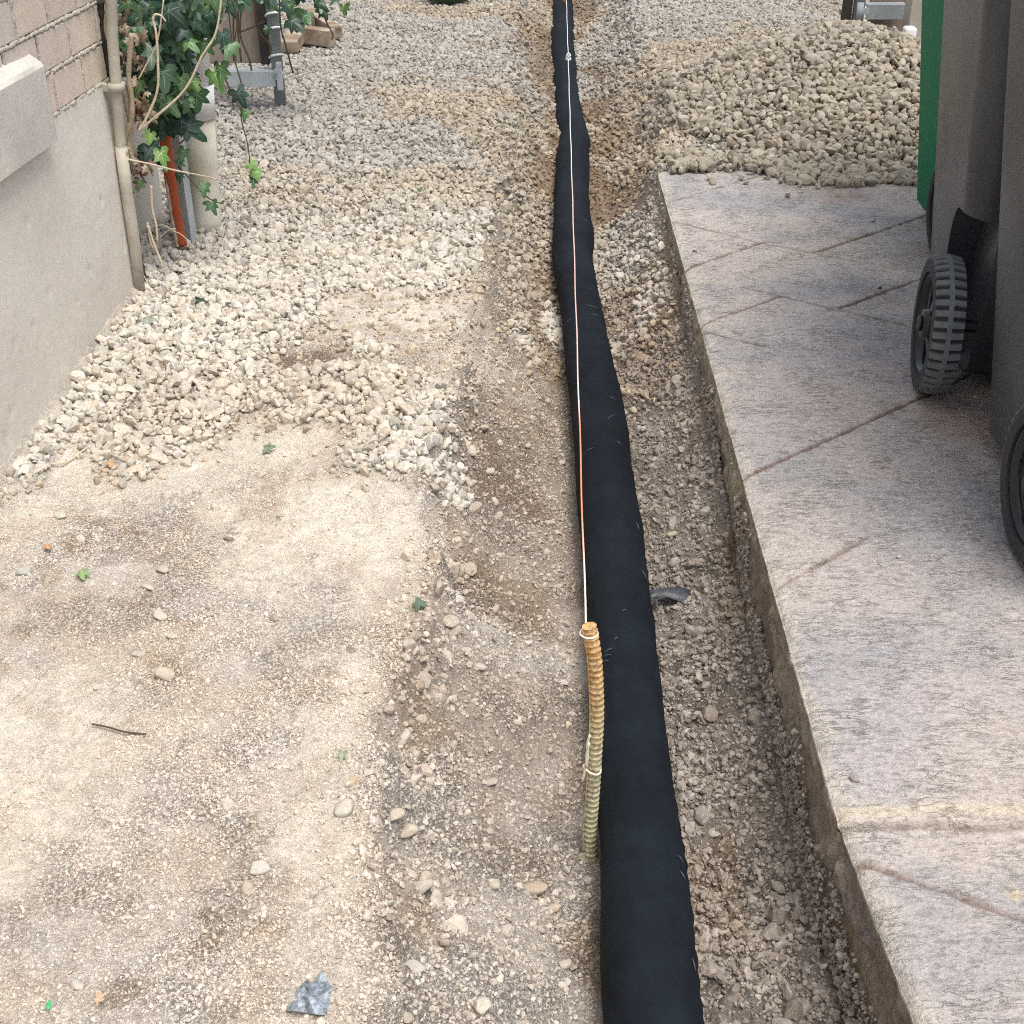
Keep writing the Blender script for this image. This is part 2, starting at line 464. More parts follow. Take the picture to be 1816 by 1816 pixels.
def ground_cols(X, Y, Z):
    m = fbm(X * 11, Y * 11, 103, 4); q = fbm(X * 2, Y * 7, 107, 4); k = fbm(X * 38, Y * 38, 109, 3)
    cream = np.array((.79, .72, .62)); tan = np.array((.64, .555, .465)); grey = np.array((.66, .605, .545))
    cr = crust(X, Y)
    c = mix(mix(tan, grey, sst(-.2, .3, fbm(X * 5 + 7, Y * 5, 113, 4))), cream, cr)
    c = mix(c, np.array((.42, .33, .23)), .65 * sst(.30, .58, m + .2 * k) * (1 - cr * .7))
    crk = np.abs(fbm(X * 9, Y * 9, 121, 3)) < .010
    c = np.where((crk & (cr > .5) & (Y < 2.2) & (vn(X * 5, Y * 5, 123) > .45))[..., None], c * .55, c)
    rim = np.interp(Y, RIMY, RIMX)
    slope = sst(-.03, .07, X - rim + .03 * m)
    sc = mix(np.array((.43, .37, .31)), np.array((.56, .515, .46)), sst(-.2, .35, q + .3 * m))
    sc = mix(sc, np.array((.33, .25, .175)), .75 * sst(.05, .45, fbm(X * 6, Y * 5, 125, 4) + .25 * sst(1.8, 2.8, Y)))
    c = mix(c, sc, slope)
    # damp dug soil against the slab, its colour also darkened for the bank's shadow
    b = sst(.19, .24, X - .0172 * Y) * (1 - sst(3.4, 4.2, Y))
    bc = mix(np.array((.275, .24, .21)), np.array((.38, .34, .30)), sst(-.2, .3, m))
    bc = mix(bc, np.array((.27, .20, .13)), .7 * sst(.2, .5, fbm(X * 7, Y * 3, 117, 3)))
    c = mix(c, bc, b)
    gm = gravel_mask(X, Y)
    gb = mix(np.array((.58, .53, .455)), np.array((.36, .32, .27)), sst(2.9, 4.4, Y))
    tr = trench_soil(X, Y)
    gb = mix(gb, np.array((.25, .18, .12)), tr)
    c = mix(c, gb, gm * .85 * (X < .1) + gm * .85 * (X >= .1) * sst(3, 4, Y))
    c = mix(c, np.array((.27, .195, .135)), tr * .8 * sst(2.2, 3.0, Y))
    bp = np.clip(blob(X, Y, 520, 650, .14, .09), 0, 1)
    c = mix(c, np.array((.24, .165, .115)), .75 * sst(.2, .7, bp + .2 * m))
    c = c * (1 + .12 * k)[..., None]
    return c


# ground sheet (fan-shaped grid, fine where the photo looks, running out to the horizon)
NR, NC = 960, 900
ys = np.concatenate([np.array([-60, -10, -2, 0, .35]), np.geomspace(.6, 8.6, NR), np.array([10, 14, 25, 60, 150.])])
ts = np.linspace(-1, 1, NC)
xe = np.array([-150, -40, -12, -5, -3.]); 
Yg = np.repeat(ys[:, None], NC + 10, 1)
wid = (.80 + .42 * np.clip(ys, 0, 8.6))[:, None]
Xg = np.concatenate([np.repeat(xe[None], len(ys), 0) - wid * 1.0, ts[None] * wid, -np.repeat(xe[None][:, ::-1], len(ys), 0) + wid], 1)
Zg = height(Xg, Yg)
Cg = ground_cols(Xg, Yg, Zg)
# nearly level far away and under the house
nr, nc = Xg.shape
idx = np.arange(nr * nc).reshape(nr, nc)
Fq = np.stack([idx[:-1, :-1], idx[:-1, 1:], idx[1:, 1:], idx[1:, :-1]], -1).reshape(-1, 4)
me = np_mesh('ground', np.stack([Xg, Yg, Zg], -1).reshape(-1, 3), Fq, Cg.reshape(-1, 3), True, ((1 - .75 * crust(Xg, Yg)) * (.35 + .65 * sst(-.25, .3, fbm(Xg * 9, Yg * 9, 127, 3))) * .85).ravel())
g_o = tag(link('ground', me, M_ground), kind='structure')

def hz(x, y):
    return float(height(np.array([float(x)]), np.array([float(y)]))[0])

def place(px, py):
    """survey: photo pixel -> point on the modelled ground"""
    z = -.04
    for _ in range(12):
        x, y, _z = on_z(px, py, z); z = .5 * z + .5 * hz(x, y)
    x, y, _z = on_z(px, py, z)
    return x, y, hz(x, y)

# ------------------------------------------------------------------ stones
def ico(sub):
    bm = bmesh.new(); bmesh.ops.create_icosphere(bm, subdivisions=sub, radius=1)
    V = np.array([v.co[:] for v in bm.verts]); Fa = np.array([[v.index for v in f.verts] for f in bm.faces]); bm.free()
    return V, Fa

def stone_shapes(sub, count, seed, angular=.75):
    r = np.random.default_rng(seed); out = []
    V, Fa = ico(sub)
    for _ in range(count):
        # a sphere cut by random planes gives broken-stone facets
        P = V.copy()
        for _k in range(9):
            nrm = r.normal(size=3); nrm /= np.linalg.norm(nrm)
            d = r.uniform(.48, .8)
            h = P @ nrm
            P = P - np.where(h > d, (h - d) * angular * 1.25, 0)[:, None] * nrm
        P *= np.array([1, r.uniform(.62, .92), r.uniform(.45, .75)])
        P += r.normal(scale=.025, size=P.shape)
        out.append(P)
    return out, Fa

def rot_mats(n, r, tilt=1.0):
    q = r.normal(size=(n, 4))
    if tilt < 1: q[:, 1:3] *= tilt
    q /= np.linalg.norm(q, axis=1, keepdims=True)
    a, b, c, d = q.T
    return np.stack([1 - 2 * (c * c + d * d), 2 * (b * c - a * d), 2 * (b * d + a * c), 2 * (b * c + a * d), 1 - 2 * (b * b + d * d), 2 * (c * d - a * b), 2 * (b * d - a * c), 2 * (c * d + a * b), 1 - 2 * (b * b + c * c)], -1).reshape(n, 3, 3)

SH1 = stone_shapes(2, 24, 3); SH0 = stone_shapes(1, 16, 4)

def scatter(name, P, S, C, shapes, tilt=.5, seed=1, mat=None, smooth=False):
    r = np.random.default_rng(seed)
    T, Fa = shapes; n = len(P); nv = len(T[0])
    k = r.integers(0, len(T), n)
    base = np.stack(T)[k]                               # n,nv,3
    R = rot_mats(n, r, tilt)
    V = np.einsum('nij,nvj->nvi', R, base * S[:, None, None]) + P[:, None, :]
    Fn = (Fa[None] + (np.arange(n) * nv)[:, None, None]).reshape(-1, 3)
    cc = np.repeat(C[:, None, :], nv, 1).reshape(-1, 3)
    me = np_mesh(name, V.reshape(-1, 3), Fn, cc, smooth)
    return link(name, me, mat or M_stone)

def jgrid(x0, x1, y0, y1, sp, r, jit=.42):
    a = np.arange(x0, x1, sp); b = np.arange(y0, y1, sp * .87)
    X, Y = np.meshgrid(a, b); X = X + (np.arange(len(b)) % 2)[:, None] * sp * .5
    X = X + r.uniform(-jit, jit, X.shape) * sp; Y = Y + r.uniform(-jit, jit, Y.shape) * sp
    return X.ravel(), Y.ravel()

def in_view(X, Y, m=.25):
    d = Y * PC + CH * PS
    return (np.abs(X) < d * .40 + m) & (Y > .55)

PAL = .93 * np.array([(.66, .61, .53), (.63, .59, .515), (.57, .545, .495), (.53, .50, .445), (.60, .535, .44), (.47, .415, .35), (.68, .64, .57)])

def stone_cols(X, Y, r, far=True):
    n = len(X)
    c = PAL[r.choice(len(PAL), n, p=[.22, .22, .16, .13, .12, .06, .09])]
    c = c * r.uniform(.88, 1.08, (n, 1))
    dist = sst(2.9, 4.8, Y)
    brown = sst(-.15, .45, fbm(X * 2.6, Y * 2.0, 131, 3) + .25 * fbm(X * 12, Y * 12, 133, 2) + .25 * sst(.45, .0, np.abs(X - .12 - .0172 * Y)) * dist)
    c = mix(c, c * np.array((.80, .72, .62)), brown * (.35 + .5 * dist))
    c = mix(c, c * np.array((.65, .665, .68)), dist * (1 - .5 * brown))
    c = mix(c, c * np.array((.66, .57, .47)), .85 * trench_soil(X, Y) * sst(2.0, 3.0, Y))
    # stones near the bare soil are dirty
    gm = gravel_mask(X, Y)
    c = mix(c * np.array((.86, .80, .72)), c, sst(.15, .8, gm))
    return c

r = np.random.default_rng(11)
def gravel(name, dom, sp, size, shapes, layers, seed, keep=None):
    r = np.random.default_rng(seed); Ps, Ss, Cs = [], [], []
    for ly in range(layers):
        X, Y = jgrid(*dom, sp, r)
        ok = in_view(X, Y) & (r.random(len(X)) < gravel_mask(X, Y) * (1.0 if ly == 0 else .8))
        if keep is not None: ok &= keep(X, Y)
        ok &= X > wallx(np.minimum(Y, 3.12)) + .02 * (Y < 3.15) - .4 * (Y > 3.15)
        X, Y = X[ok], Y[ok]
        s = size * np.clip(r.lognormal(-.08, .36, len(X)), .38, 2.0) * (.72 + .28 * sst(.1, .9, gravel_mask(X, Y)))
        z = height(X, Y) + s * (.12 + .12 * gravel_mask(X, Y)) + ly * size * .5 * gravel_mask(X, Y)
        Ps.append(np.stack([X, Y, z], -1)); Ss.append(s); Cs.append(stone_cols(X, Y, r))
    return scatter(name, np.concatenate(Ps), np.concatenate(Ss), np.concatenate(Cs), shapes, .6, seed + 1)

notmound = lambda X, Y: ~((mound(X, Y) > .02) & (X > .3))
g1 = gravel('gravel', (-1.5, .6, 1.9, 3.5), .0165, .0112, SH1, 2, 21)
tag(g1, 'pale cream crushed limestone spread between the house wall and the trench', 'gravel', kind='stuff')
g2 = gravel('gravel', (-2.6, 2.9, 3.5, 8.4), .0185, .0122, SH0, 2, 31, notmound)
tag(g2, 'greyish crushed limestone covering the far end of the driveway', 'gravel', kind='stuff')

# stone pile behind the slab
rp = np.random.default_rng(41); Ps, Ss, Cs = [], [], []
for ly in range(3):
    X, Y = jgrid(.3, 3.2, 3.85, 6.0, .024, rp)
    Yt = Y
    ok = ((mound(X, Y) > .010 + .01 * fbm(X * 6, Y * 6, 4, 2)) & (X > .3)) | ((Y < 4.3) & (Y > 4.11 - .15 * sst(.65, 1.1, X) + .06 * fbm(X * 9, X * 0, 3, 3) + .05 * (-1) * rp.exponential(2.2, size=X.shape) * (rp.random(X.shape) < .035) * (X > .6)) & (X > .5))
    ok &= in_view(X, Y)
    X, Y = X[ok], Y[ok]
    s = .0165 * np.clip(rp.lognormal(-.05, .28, len(X)), .5, 1.7)
    z = height(X, np.maximum(Y, SLAB_FAR + .02)) + s * .3 + ly * .009
    z = np.where(Y < SLAB_FAR, s * .42 + ly * .010 * sst(3.98, 4.12, Y), z)
    Ps.append(np.stack([X, Y, z], -1)); Ss.append(s)
    c = stone_cols(np.maximum(X, .95), np.maximum(Y, 4.5), rp); c = c * np.array((1.0, .945, .86)) * (1 - .22 * rp.random((len(X), 1)) ** 2)
    Cs.append(c)
pile = scatter('gravel_pile', np.concatenate(Ps), np.concatenate(Ss), np.concatenate(Cs), SH1, .8, 42)
tag(pile, 'heap of tan crushed stone behind the stamped slab and green bin', 'gravel', kind='stuff')

# crumbs and grit on the dirt
def crumbs(name, n, dom, accept, size, pal, seed, sink=.25, shapes=None, tilt=.8, ln=.45):
    r = np.random.default_rng(seed)
    X = r.uniform(dom[0], dom[1], n); Y = dom[2] + (dom[3] - dom[2]) * r.random(n) ** 1.35
    ok = in_view(X, Y, .1) & (r.random(n) < accept(X, Y)); X, Y = X[ok], Y[ok]
    s = size * np.clip(r.lognormal(0, ln, len(X)), .35, 3.2)
    z = height(X, Y) + s * sink
    base = ground_cols(X, Y, z)
    pc = np.array(pal)[r.integers(0, len(pal), len(X))]
    c = mix(base, pc, r.uniform(.3, .9, len(X))) * r.uniform(.85, 1.12, (len(X), 1))
    return scatter(name, np.stack([X, Y, z], -1), s, c, shapes or SH0, tilt, seed + 1, M_crumb)

def acc_slope(X, Y):
    rim = np.interp(Y, RIMY, RIMX)
    return sst(-.08, .03, X - rim) * (X < .09 + .0172 * Y) * (.6 + .4 * sst(-.2, .3, fbm(X * 8, Y * 8, 201, 3)))
def acc_bank(X, Y):
    return ((X > .215 + .0172 * Y) & (X < slab_edge(Y) - .012) & (Y < 4.1)) * (.35 + .65 * sst(-.3, .3, fbm(X * 9, Y * 9, 203, 3)))
def acc_left(X, Y):
    rim = np.interp(Y, RIMY, RIMX)
    return (X < rim + .02) * (X > wallx(Y) + .01) * (.25 + .75 * sst(-.2, .4, fbm(X * 6, Y * 6, 205, 4))) * (1 - gravel_mask(X, Y)) * (1 - .85 * crust(X, Y))
soilpal = [(.50, .44, .37), (.40, .335, .27), (.60, .55, .48), (.54, .48, .40)]
bankpal = [(.33, .29, .255), (.39, .35, .31), (.26, .22, .185), (.45, .41, .365)]
cr = crumbs('soil_crumbs', 85000, (-.5, .3, .6, 3.6), acc_slope, .0030, soilpal, 51)
tag(cr, 'fine pebbles and soil crumbs on the left side of the trench', 'soil', kind='stuff')
cr = crumbs('soil_crumbs', 70000, (.2, .5, .6, 4.1), acc_bank, .0038, bankpal, 53)
tag(cr, 'damp brown soil crumbs between the black pipe and the slab', 'soil', kind='stuff')
cr = crumbs('limestone_grit', 240000, (-1.1, 0, .6, 2.9), acc_left, .0017, [(.66, .59, .51), (.60, .54, .46), (.72, .66, .58), (.50, .43, .36)], 55)
tag(cr, 'pale limestone grit scattered over the packed dirt', 'grit', kind='stuff')
def acc_rim(X, Y):
    rim = np.interp(Y, RIMY, RIMX)
    return np.exp(-((X - rim - .035) / .05) ** 2) * sst(.0, .35, fbm(X * 7, Y * 7, 207, 3)) * (1 - gravel_mask(X, Y))
cr = crumbs('soil_clods', 9000, (-.4, .15, .6, 3.0), acc_rim, .0065, soilpal, 59, .2, SH1, .9, .5)
tag(cr, 'broken lumps of dry soil along the crumbling left rim of the trench', 'soil', kind='stuff')
cr = crumbs('soil_clods', 2500, (.2, .5, .6, 4.1), acc_bank, .0085, bankpal, 65, .1, SH1, .9, .45)
tag(cr, 'damp soil lumps in the bank under the slab edge', 'soil', kind='stuff')
rf = np.random.default_rng(77)                      # soil still caked on the cut face
n_ = 14000
Yq = rf.uniform(.6, 4.05, n_); zt = height(slab_edge(Yq) - .016, Yq)
fr = rf.exponential(.28, n_); Zq = zt + fr * (-.02 - zt); ok = (fr < 1) & (vn(Yq * 9, Zq * 14, 371) > .22 + .5 * fr)
Yq, Zq = Yq[ok], Zq[ok]; sq = .0036 * np.clip(rf.lognormal(0, .45, len(Yq)), .4, 3)
cq = np.array(bankpal)[rf.integers(0, 4, len(Yq))] * rf.uniform(.85, 1.15, (len(Yq), 1))
cr = scatter('caked_soil', np.stack([slab_edge(Yq) - .001 - rf.uniform(0, .004, len(Yq)), Yq, Zq], -1), sq, cq, SH0, 1, 78, M_crumb)
tag(cr, 'soil still caked on the cut side of the slab above the trench', 'soil', kind='stuff')
# a few scattered clear stones fallen on slope, bank and dirt
cr = crumbs('loose_gravel', 2600, (-.8, .45, .6, 3.4), lambda X, Y: np.clip(.45 * acc_slope(X, Y) + .22 * acc_bank(X, Y) + .10 * acc_left(X, Y), 0, 1), .0068, [(.55, .51, .44), (.48, .44, .38), (.42, .36, .29), (.50, .48, .45)], 57, .3, SH1, .6, .35)
tag(cr, 'loose small stones strewn along both sides of the trench', 'gravel', kind='stuff')

# ------------------------------------------------------------------ stamped slab
GRO = [[(.453, 3.8), (.749, 4.053), (.834, 4.121)], [(.457, 3.637), (.684, 3.449), (.814, 3.367), (.95, 3.28)], [(.447, 3.238), (.689, 3.449)],
       [(.833, 3.38), (1.178, 3.663), (1.7, 4.1)], [(.586, 3.116), (.67, 3.054), (.787, 2.969), (.947, 2.857), (1.3, 2.6), (1.8, 2.25)],
       [(.442, 2.863), (.67, 3.054)], [(.8, 2.973), (1.036, 3.16), (1.5, 3.55)], [(.445, 2.83), (.579, 2.744)], [(.438, 2.133), (.873, 2.479), (1.018, 2.6), (1.4, 2.9)],
       [(.437, 1.765), (.623, 1.922)], [(.436, 1.176), (.61, 1.082), (.9, .92)], [(.9, .92), (1.5, 1.3)], [(1.1, 2.0), (1.9, 2.6)]]
GSTR = [1., .7, 1.1, 1.4, .65, 1.2, 1.4, .85, 1.2, .8, 1., .8, .9]
sy = np.concatenate([np.array([-3., 0.]), np.linspace(.5, SLAB_FAR, 1150)])
top = np.concatenate([np.linspace(0, 1.15, 400), np.array([1.3, 1.6, 2.0, 2.6, 3.4])])
dep = np.concatenate([np.array([.34, .28]), np.linspace(.27, .004, 60)])
SY = sy[:, None]
Xt = slab_edge(SY) + .004 + top[None]; Yt = np.repeat(SY, len(top), 1)
gd = np.zeros_like(Xt)
wob = .004 * fbm(Xt * 25, Yt * 25, 301, 2)
for gl, st in zip(GRO, GSTR):
    for (x0, y0), (x1, y1) in zip(gl, gl[1:]):
        dx, dy = x1 - x0, y1 - y0; L2 = dx * dx + dy * dy
        t = np.clip(((Xt - x0) * dx + (Yt - y0) * dy) / L2, 0, 1)
        d = np.hypot(Xt - x0 - t * dx, Yt - y0 - t * dy) + wob
        gd = np.maximum(gd, st * np.exp(-(d / .0044) ** 2))
near = 1 - sst(1.218, 1.232, Yt + .004 * fbm(Xt * 18, Yt * 18, 303, 3))
lipx = top[None] + 0 * Yt
streakn = fbm(Xt * 16, Yt * 75, 305, 4) + .3 * fbm(Xt * 50, Yt * 110, 306, 3)
wx_ = .02 * fbm(Xt * 10, Yt * 10, 361, 3)
slate = 1 - np.abs(fbm(Xt * 34 + wx_ * 30, Yt * 105 + wx_ * 90, 363, 4)) * 7.5
slate = np.clip(slate, 0, 1) * sst(-.15, .4, fbm(Xt * 8, Yt * 11, 365, 4)) + .30 * fbm(Xt * 80, Yt * 140, 306, 2)
Zt = .0015 * fbm(Xt * 5, Yt * 5, 307, 3) - .0045 * gd - .016 * near + .0011 * slate
Zt -= .007 * np.exp(-lipx / .006) * (1 + .8 * fbm(Yt * 30, Yt * 0, 309, 3)) + .0022 * sst(.024, .0, lipx)
worn = near * (.5 + .5 * fbm(Xt * 12, Yt * 14, 311, 3))
Zt -= .02 * np.exp(-lipx / .012) * np.clip(worn, 0, 1)
Zt += .004 * fbm(Xt * 40, Yt * 60, 313, 3) * np.exp(-((Yt - 1.245) / .02) ** 2) + .0009 * fbm(Xt * 70, Yt * 120, 315, 2)
ctop = mix(np.array((.43, .40, .40)), np.array((.475, .425, .395)), sst(-.25, .35, fbm(Xt * 2.6, Yt * 2.6, 321, 3)))
ctop = mix(ctop, np.array((.37, .265, .225)), .7 * sst(.12, .5, fbm(Xt * 3.3 + 3, Yt * 3.3, 323, 4)) * sst(.2, .6, lipx))
ctop = mix(ctop, np.array((.31, .31, .33)), .55 * sst(.0, .45, fbm(Xt * 4 + 9, Yt * 5.5, 325, 4)))
ctop = mix(ctop, np.array((.57, .545, .51)), .3 * sst(.05, .55, slate) * sst(3.3, 1.9, Yt))
ctop = mix(ctop, np.array((.56, .52, .45)), .75 * sst(.035, .0, lipx + .015 * fbm(Xt * 20, Yt * 20, 327, 2)))
buff = np.exp(-((Yt - 1.248 + .004 * fbm(Xt * 9, Xt * 0, 367, 3)) / .015) ** 2) * sst(-.30, .35, fbm(Xt * 20, Yt * 30, 329, 4) + .1)
ctop = mix(ctop, np.array((.60, .525, .40)), np.clip(buff * .9, 0, 1))
stn = sst(.25, .5, fbm(Xt * 6, Yt * 9, 331, 3)) * near * sst(.0, .3, fbm(Xt * 60, Yt * 60, 333, 3))
ctop = mix(ctop, np.array((.60, .50, .30)), .55 * stn)
seam = np.exp(-((Yt - 1.226 + .004 * fbm(Xt * 18, Yt * 18, 303, 3)) / .0028) ** 2)
ctop = mix(ctop, np.array((.22, .17, .13)), .7 * seam)
Zt -= .004 * seam
ctop = mix(ctop, np.array((.20, .135, .11)), np.clip(gd, 0, 1) * (.8 + .2 * sst(1.4, 2.6, Yt)))
spk = (vn(Xt * 55, Yt * 140, 335) > .93) & (Xt > .85) & (Yt > 3.1)
ctop = mix(ctop, np.array((.60, .52, .42)), .7 * spk)
# face
zd = -dep[None] + 0 * SY; Yf = SY + 0 * dep[None]
rough = fbm(Yf * 14, zd * 20, 341, 4) * .010 + fbm(Yf * 50, zd * 50, 343, 3) * .006
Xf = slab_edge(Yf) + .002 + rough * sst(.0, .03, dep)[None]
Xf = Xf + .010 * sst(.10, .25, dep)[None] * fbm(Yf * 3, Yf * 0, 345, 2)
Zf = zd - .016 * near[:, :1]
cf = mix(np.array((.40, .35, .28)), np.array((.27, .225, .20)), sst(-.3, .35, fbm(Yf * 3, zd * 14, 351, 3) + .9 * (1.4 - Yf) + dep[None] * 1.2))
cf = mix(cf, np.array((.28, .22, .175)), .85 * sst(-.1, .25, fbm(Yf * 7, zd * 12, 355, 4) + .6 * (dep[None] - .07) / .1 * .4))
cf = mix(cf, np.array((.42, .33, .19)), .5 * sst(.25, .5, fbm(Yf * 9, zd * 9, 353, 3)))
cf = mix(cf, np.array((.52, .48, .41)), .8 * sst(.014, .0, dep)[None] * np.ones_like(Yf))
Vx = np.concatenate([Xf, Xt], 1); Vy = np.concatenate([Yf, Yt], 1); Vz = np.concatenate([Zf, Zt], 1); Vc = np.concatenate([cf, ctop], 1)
nr2, nc2 = Vx.shape
idx = np.arange(nr2 * nc2).reshape(nr2, nc2)
Fq = np.stack([idx[:-1, :-1], idx[:-1, 1:], idx[1:, 1:], idx[1:, :-1]], -1).reshape(-1, 4)
V = np.stack([Vx, Vy, Vz], -1).reshape(-1, 3)
# far end face
endv = idx[-1]; base_n = len(V)
V = np.concatenate([V, np.stack([Vx[-1], Vy[-1], np.full(nc2, -.3)], -1)])
eb = np.arange(nc2) + base_n
Fq = np.concatenate([Fq, np.stack([endv[:-1], endv[1:], eb[1:], eb[:-1]], -1)])
Cc = np.concatenate([Vc.reshape(-1, 3), Vc[-1] * .8])
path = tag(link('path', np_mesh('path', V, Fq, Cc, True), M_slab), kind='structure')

# ------------------------------------------------------------------ drain pipe in its sock
OUT = [(-160, 976, 1003), (-80, 978, 1010), (0, 980, 1016), (75, 976, 1020), (150, 982, 1026), (200, 985, 1034), (245, 990, 1047), (300, 984, 1044), (350, 982, 1046), (420, 979, 1053), (450, 980, 1051), (500, 989, 1062), (600, 998, 1080),
       (700, 1008, 1105), (800, 1016, 1118), (900, 1025, 1137), (1000, 1033, 1147), (1100, 1041, 1164), (1200, 1048, 1176), (1300, 1053, 1188), (1400, 1057, 1201), (1500, 1060, 1214), (1600, 1062, 1227), (1700, 1064, 1239), (1816, 1073, 1249), (1950, 1083, 1268), (2150, 1098, 1292)]
pp = []
for y_, l_, r_ in OUT:
    a = on_z((l_ + r_) / 2, y_, -.175)
    d_ = a[1] * PC + (CH + .175) * PS
    pp.append((a[0], a[1], -.19, (r_ - l_) / 2 / F * d_ * .985))
pp.reverse()
PY = np.array([p[1] for p in pp]); PX = np.array([p[0] for p in pp]); PR = np.array([p[3] for p in pp])
yy = np.arange(.2, 9.0, .0065)
px_ = np.interp(yy, PY, PX); pr_ = np.interp(yy, PY, PR)
_k = np.ones(9) / 9; px_ = px_ + .0035 * fbm(yy * 4, yy * 0, 411, 3)
px_ = np.convolve(np.pad(px_, 4, 'edge'), _k, 'valid'); pr_ = np.convolve(np.pad(pr_, 4, 'edge'), _k, 'valid')
pr_ = np.clip(pr_, .05, .075)
na = 72
th = np.linspace(0, 2 * math.pi, na, endpoint=False)
Yp, Tp = np.meshgrid(yy, th, indexing='ij')
ruff = .0018 * (.2 + 1.1 * sst(-.1, .5, fbm(Yp * 1.7, Yp * 0, 409, 2))) * np.sin(Yp * 2 * math.pi / .035 + 1.5 * fbm(Yp * 2, Tp, 401, 2)) * np.clip(np.cos(Tp - .05), 0, 1) ** 8 * (.3 + .7 * sst(.9, 2.0, Yp))
fold = .0055 * fbm(Yp * 4.5 + 3, Tp * 1.3, 403, 3) + .0018 * fbm(Yp * 26, Tp * 3, 405, 3)
flat = .0 
Rp = pr_[:, None] * (1 - .03 * np.abs(np.sin(Tp))) + ruff + fold * sst(.0, .4, np.abs(np.sin(Tp)) + .35)
V = np.stack([px_[:, None] + Rp * np.cos(Tp), Yp, -.19 + Rp * np.sin(Tp)], -1)
n_, m_ = Yp.shape
idx = np.arange(n_ * m_).reshape(n_, m_)
nx = np.roll(idx, -1, 1)
Fq = np.stack([idx[:-1], nx[:-1], nx[1:], idx[1:]], -1).reshape(-1, 4)
pipe = link('drain_pipe', np_mesh('drain_pipe', V.reshape(-1, 3), Fq[:, ::-1], None, True), M_sock)
tag(pipe, 'long black drain pipe in a fabric sock lying in the open trench', 'drain pipe')
# pale scuffs in the fabric
M_lint = grit('lint', attr=False, base=(.16, .18, .21), rough=.9)
def pipe_pt(px, py):
    best = None
    a = on_z(px, py, -.13); x, y = a[0], a[1]
    for _ in range(6):
        R_ = float(np.interp(y, yy, pr_)); cx = float(np.interp(y, yy, px_))
        q = max(-.96, min(.96, (x - cx) / R_))
        z = -.19 + R_ * math.sqrt(1 - q * q) + .0035
        x, y, _z = on_z(px, py, z)
    return Vector((x, y, z))
for (a_, b_) in (((1068, 1166), (1084, 1160)), ((1072, 1158), (1086, 1149)), ((1070, 1174), (1080, 1171)), ((1090, 1134), (1096, 1130)), ((1040, 800), (1052, 794)), ((1094, 782), (1102, 789)), ((1128, 925), (1134, 940)), ((1138, 1010), (1148, 1028)), ((1078, 742), (1092, 735)), ((1080, 703), (1092, 709)), ((1203, 1517), (1212, 1530)), ((1207, 1545), (1216, 1562)), ((1170, 1135), (1173, 1147)), ((1002, 575), (1012, 565)), ((1040, 540), (1062, 548)), ((1046, 556), (1070, 562)), ((1228, 1700), (1234, 1722)), ((1104, 1083), (1110, 1082)), ((1035, 388), (1044, 396))):
    a, b = pipe_pt(*a_), pipe_pt(*b_); mmid = (a + b) / 2 + Vector((0, .002, .0006))
    tube_obj('scuff_mark', [a, mmid, b], [.0002, .0007, .0002], M_lint, pipe, n=5)

# ------------------------------------------------------------------ stake bar and string
pts = []
for (x_, y_, zz) in ((1048, 1522, -.262), (1047, 1470, None), (1052, 1400, None), (1056, 1330, None), (1059, 1260, None), (1056, 1180, None), (1051, 1140, None), (1045, 1110, None)):
    if zz is not None: Y0 = on_z(x_, y_, -.255)[1]
    q = on_y(x_, y_, Y0 + .002 * len(pts)); pts.append(Vector(q))
barp = smooth_path(pts, 24)
cum = [0]
for a, b in zip(barp, barp[1:]): cum.append(cum[-1] + (b - a).length)
fine = []; rad = []
tot = cum[-1]; nn = 420
ci = np.array(cum); arr = np.array([p[:] for p in barp])
for i in range(nn):
    s_ = tot * i / (nn - 1)
    fine.append([float(np.interp(s_, ci, arr[:, k])) for k in range(3)])
    rad.append(.0092 + .0012 * max(0, math.sin(2 * math.pi * s_ / .0098)) ** .6)
stake = empty('stake_bar', fine[0], 0, 'rusty yellow threaded bar standing beside the black pipe', 'stake')
def child_of(o, parent):
    o.parent = parent; o.matrix_parent_inverse = Matrix.Translation(-parent.location); return o
bm = bmesh.new(); tube(bm, fine, rad, 14)
# longitudinal ribs
sh = [Vector(p) + Vector((-.0098, -.003, 0)) for p in fine[::6]]
tube(bm, sh, .0016, 6)
bo = bm_obj('bar', bm, M_bar)
def barc(co):
    t = sst(-.10, .14, co[2]) * float(.45 + .9 * vn(np.array([co[0] * 300 + 9]), np.array([co[2] * 55]), 5)[0])
    a = np.array((.50, .46, .30)); b = np.array((.62, .33, .11)); k = min(1, float(t)) * .85
    return tuple(a * (1 - k) + b * k)
set_tint(bo, barc)
child_of(bo, stake)
cy = Vector(on_y(1050, 1362, Y0))
bm = bmesh.new()
tube(bm, [cy + Vector((.0125 * math.cos(a), .0125 * math.sin(a), .002 * math.sin(a * 2) - .25 * .0125 * math.cos(a))) for a in np.linspace(0, 2 * math.pi, 20)], .0016, 6)
kn = [Vector(on_y(*p, Y0 - .012)) for p in ((1046, 1304), (1041, 1322), (1043, 1342), (1038, 1358), (1036, 1372), (1033, 1384))]
tube(bm, smooth_path(kn, 4), .0019, 6)
kn = [Vector(on_y(*p, Y0 - .014)) for p in ((1045, 1318), (1040, 1340), (1040, 1360))]
tube(bm, smooth_path(kn, 4), .0018, 6)
child_of(bm_obj('cord_tie', bm, M_cord), stake)
tp = Vector(fine[-1])
s0 = tp + Vector((-.004, -.0, -.012)); s1 = Vector((.302, 8.0, .15))
strg = empty('string_line', s0, 0, 'thin white and orange string stretched taut along the top of the black pipe', 'string')
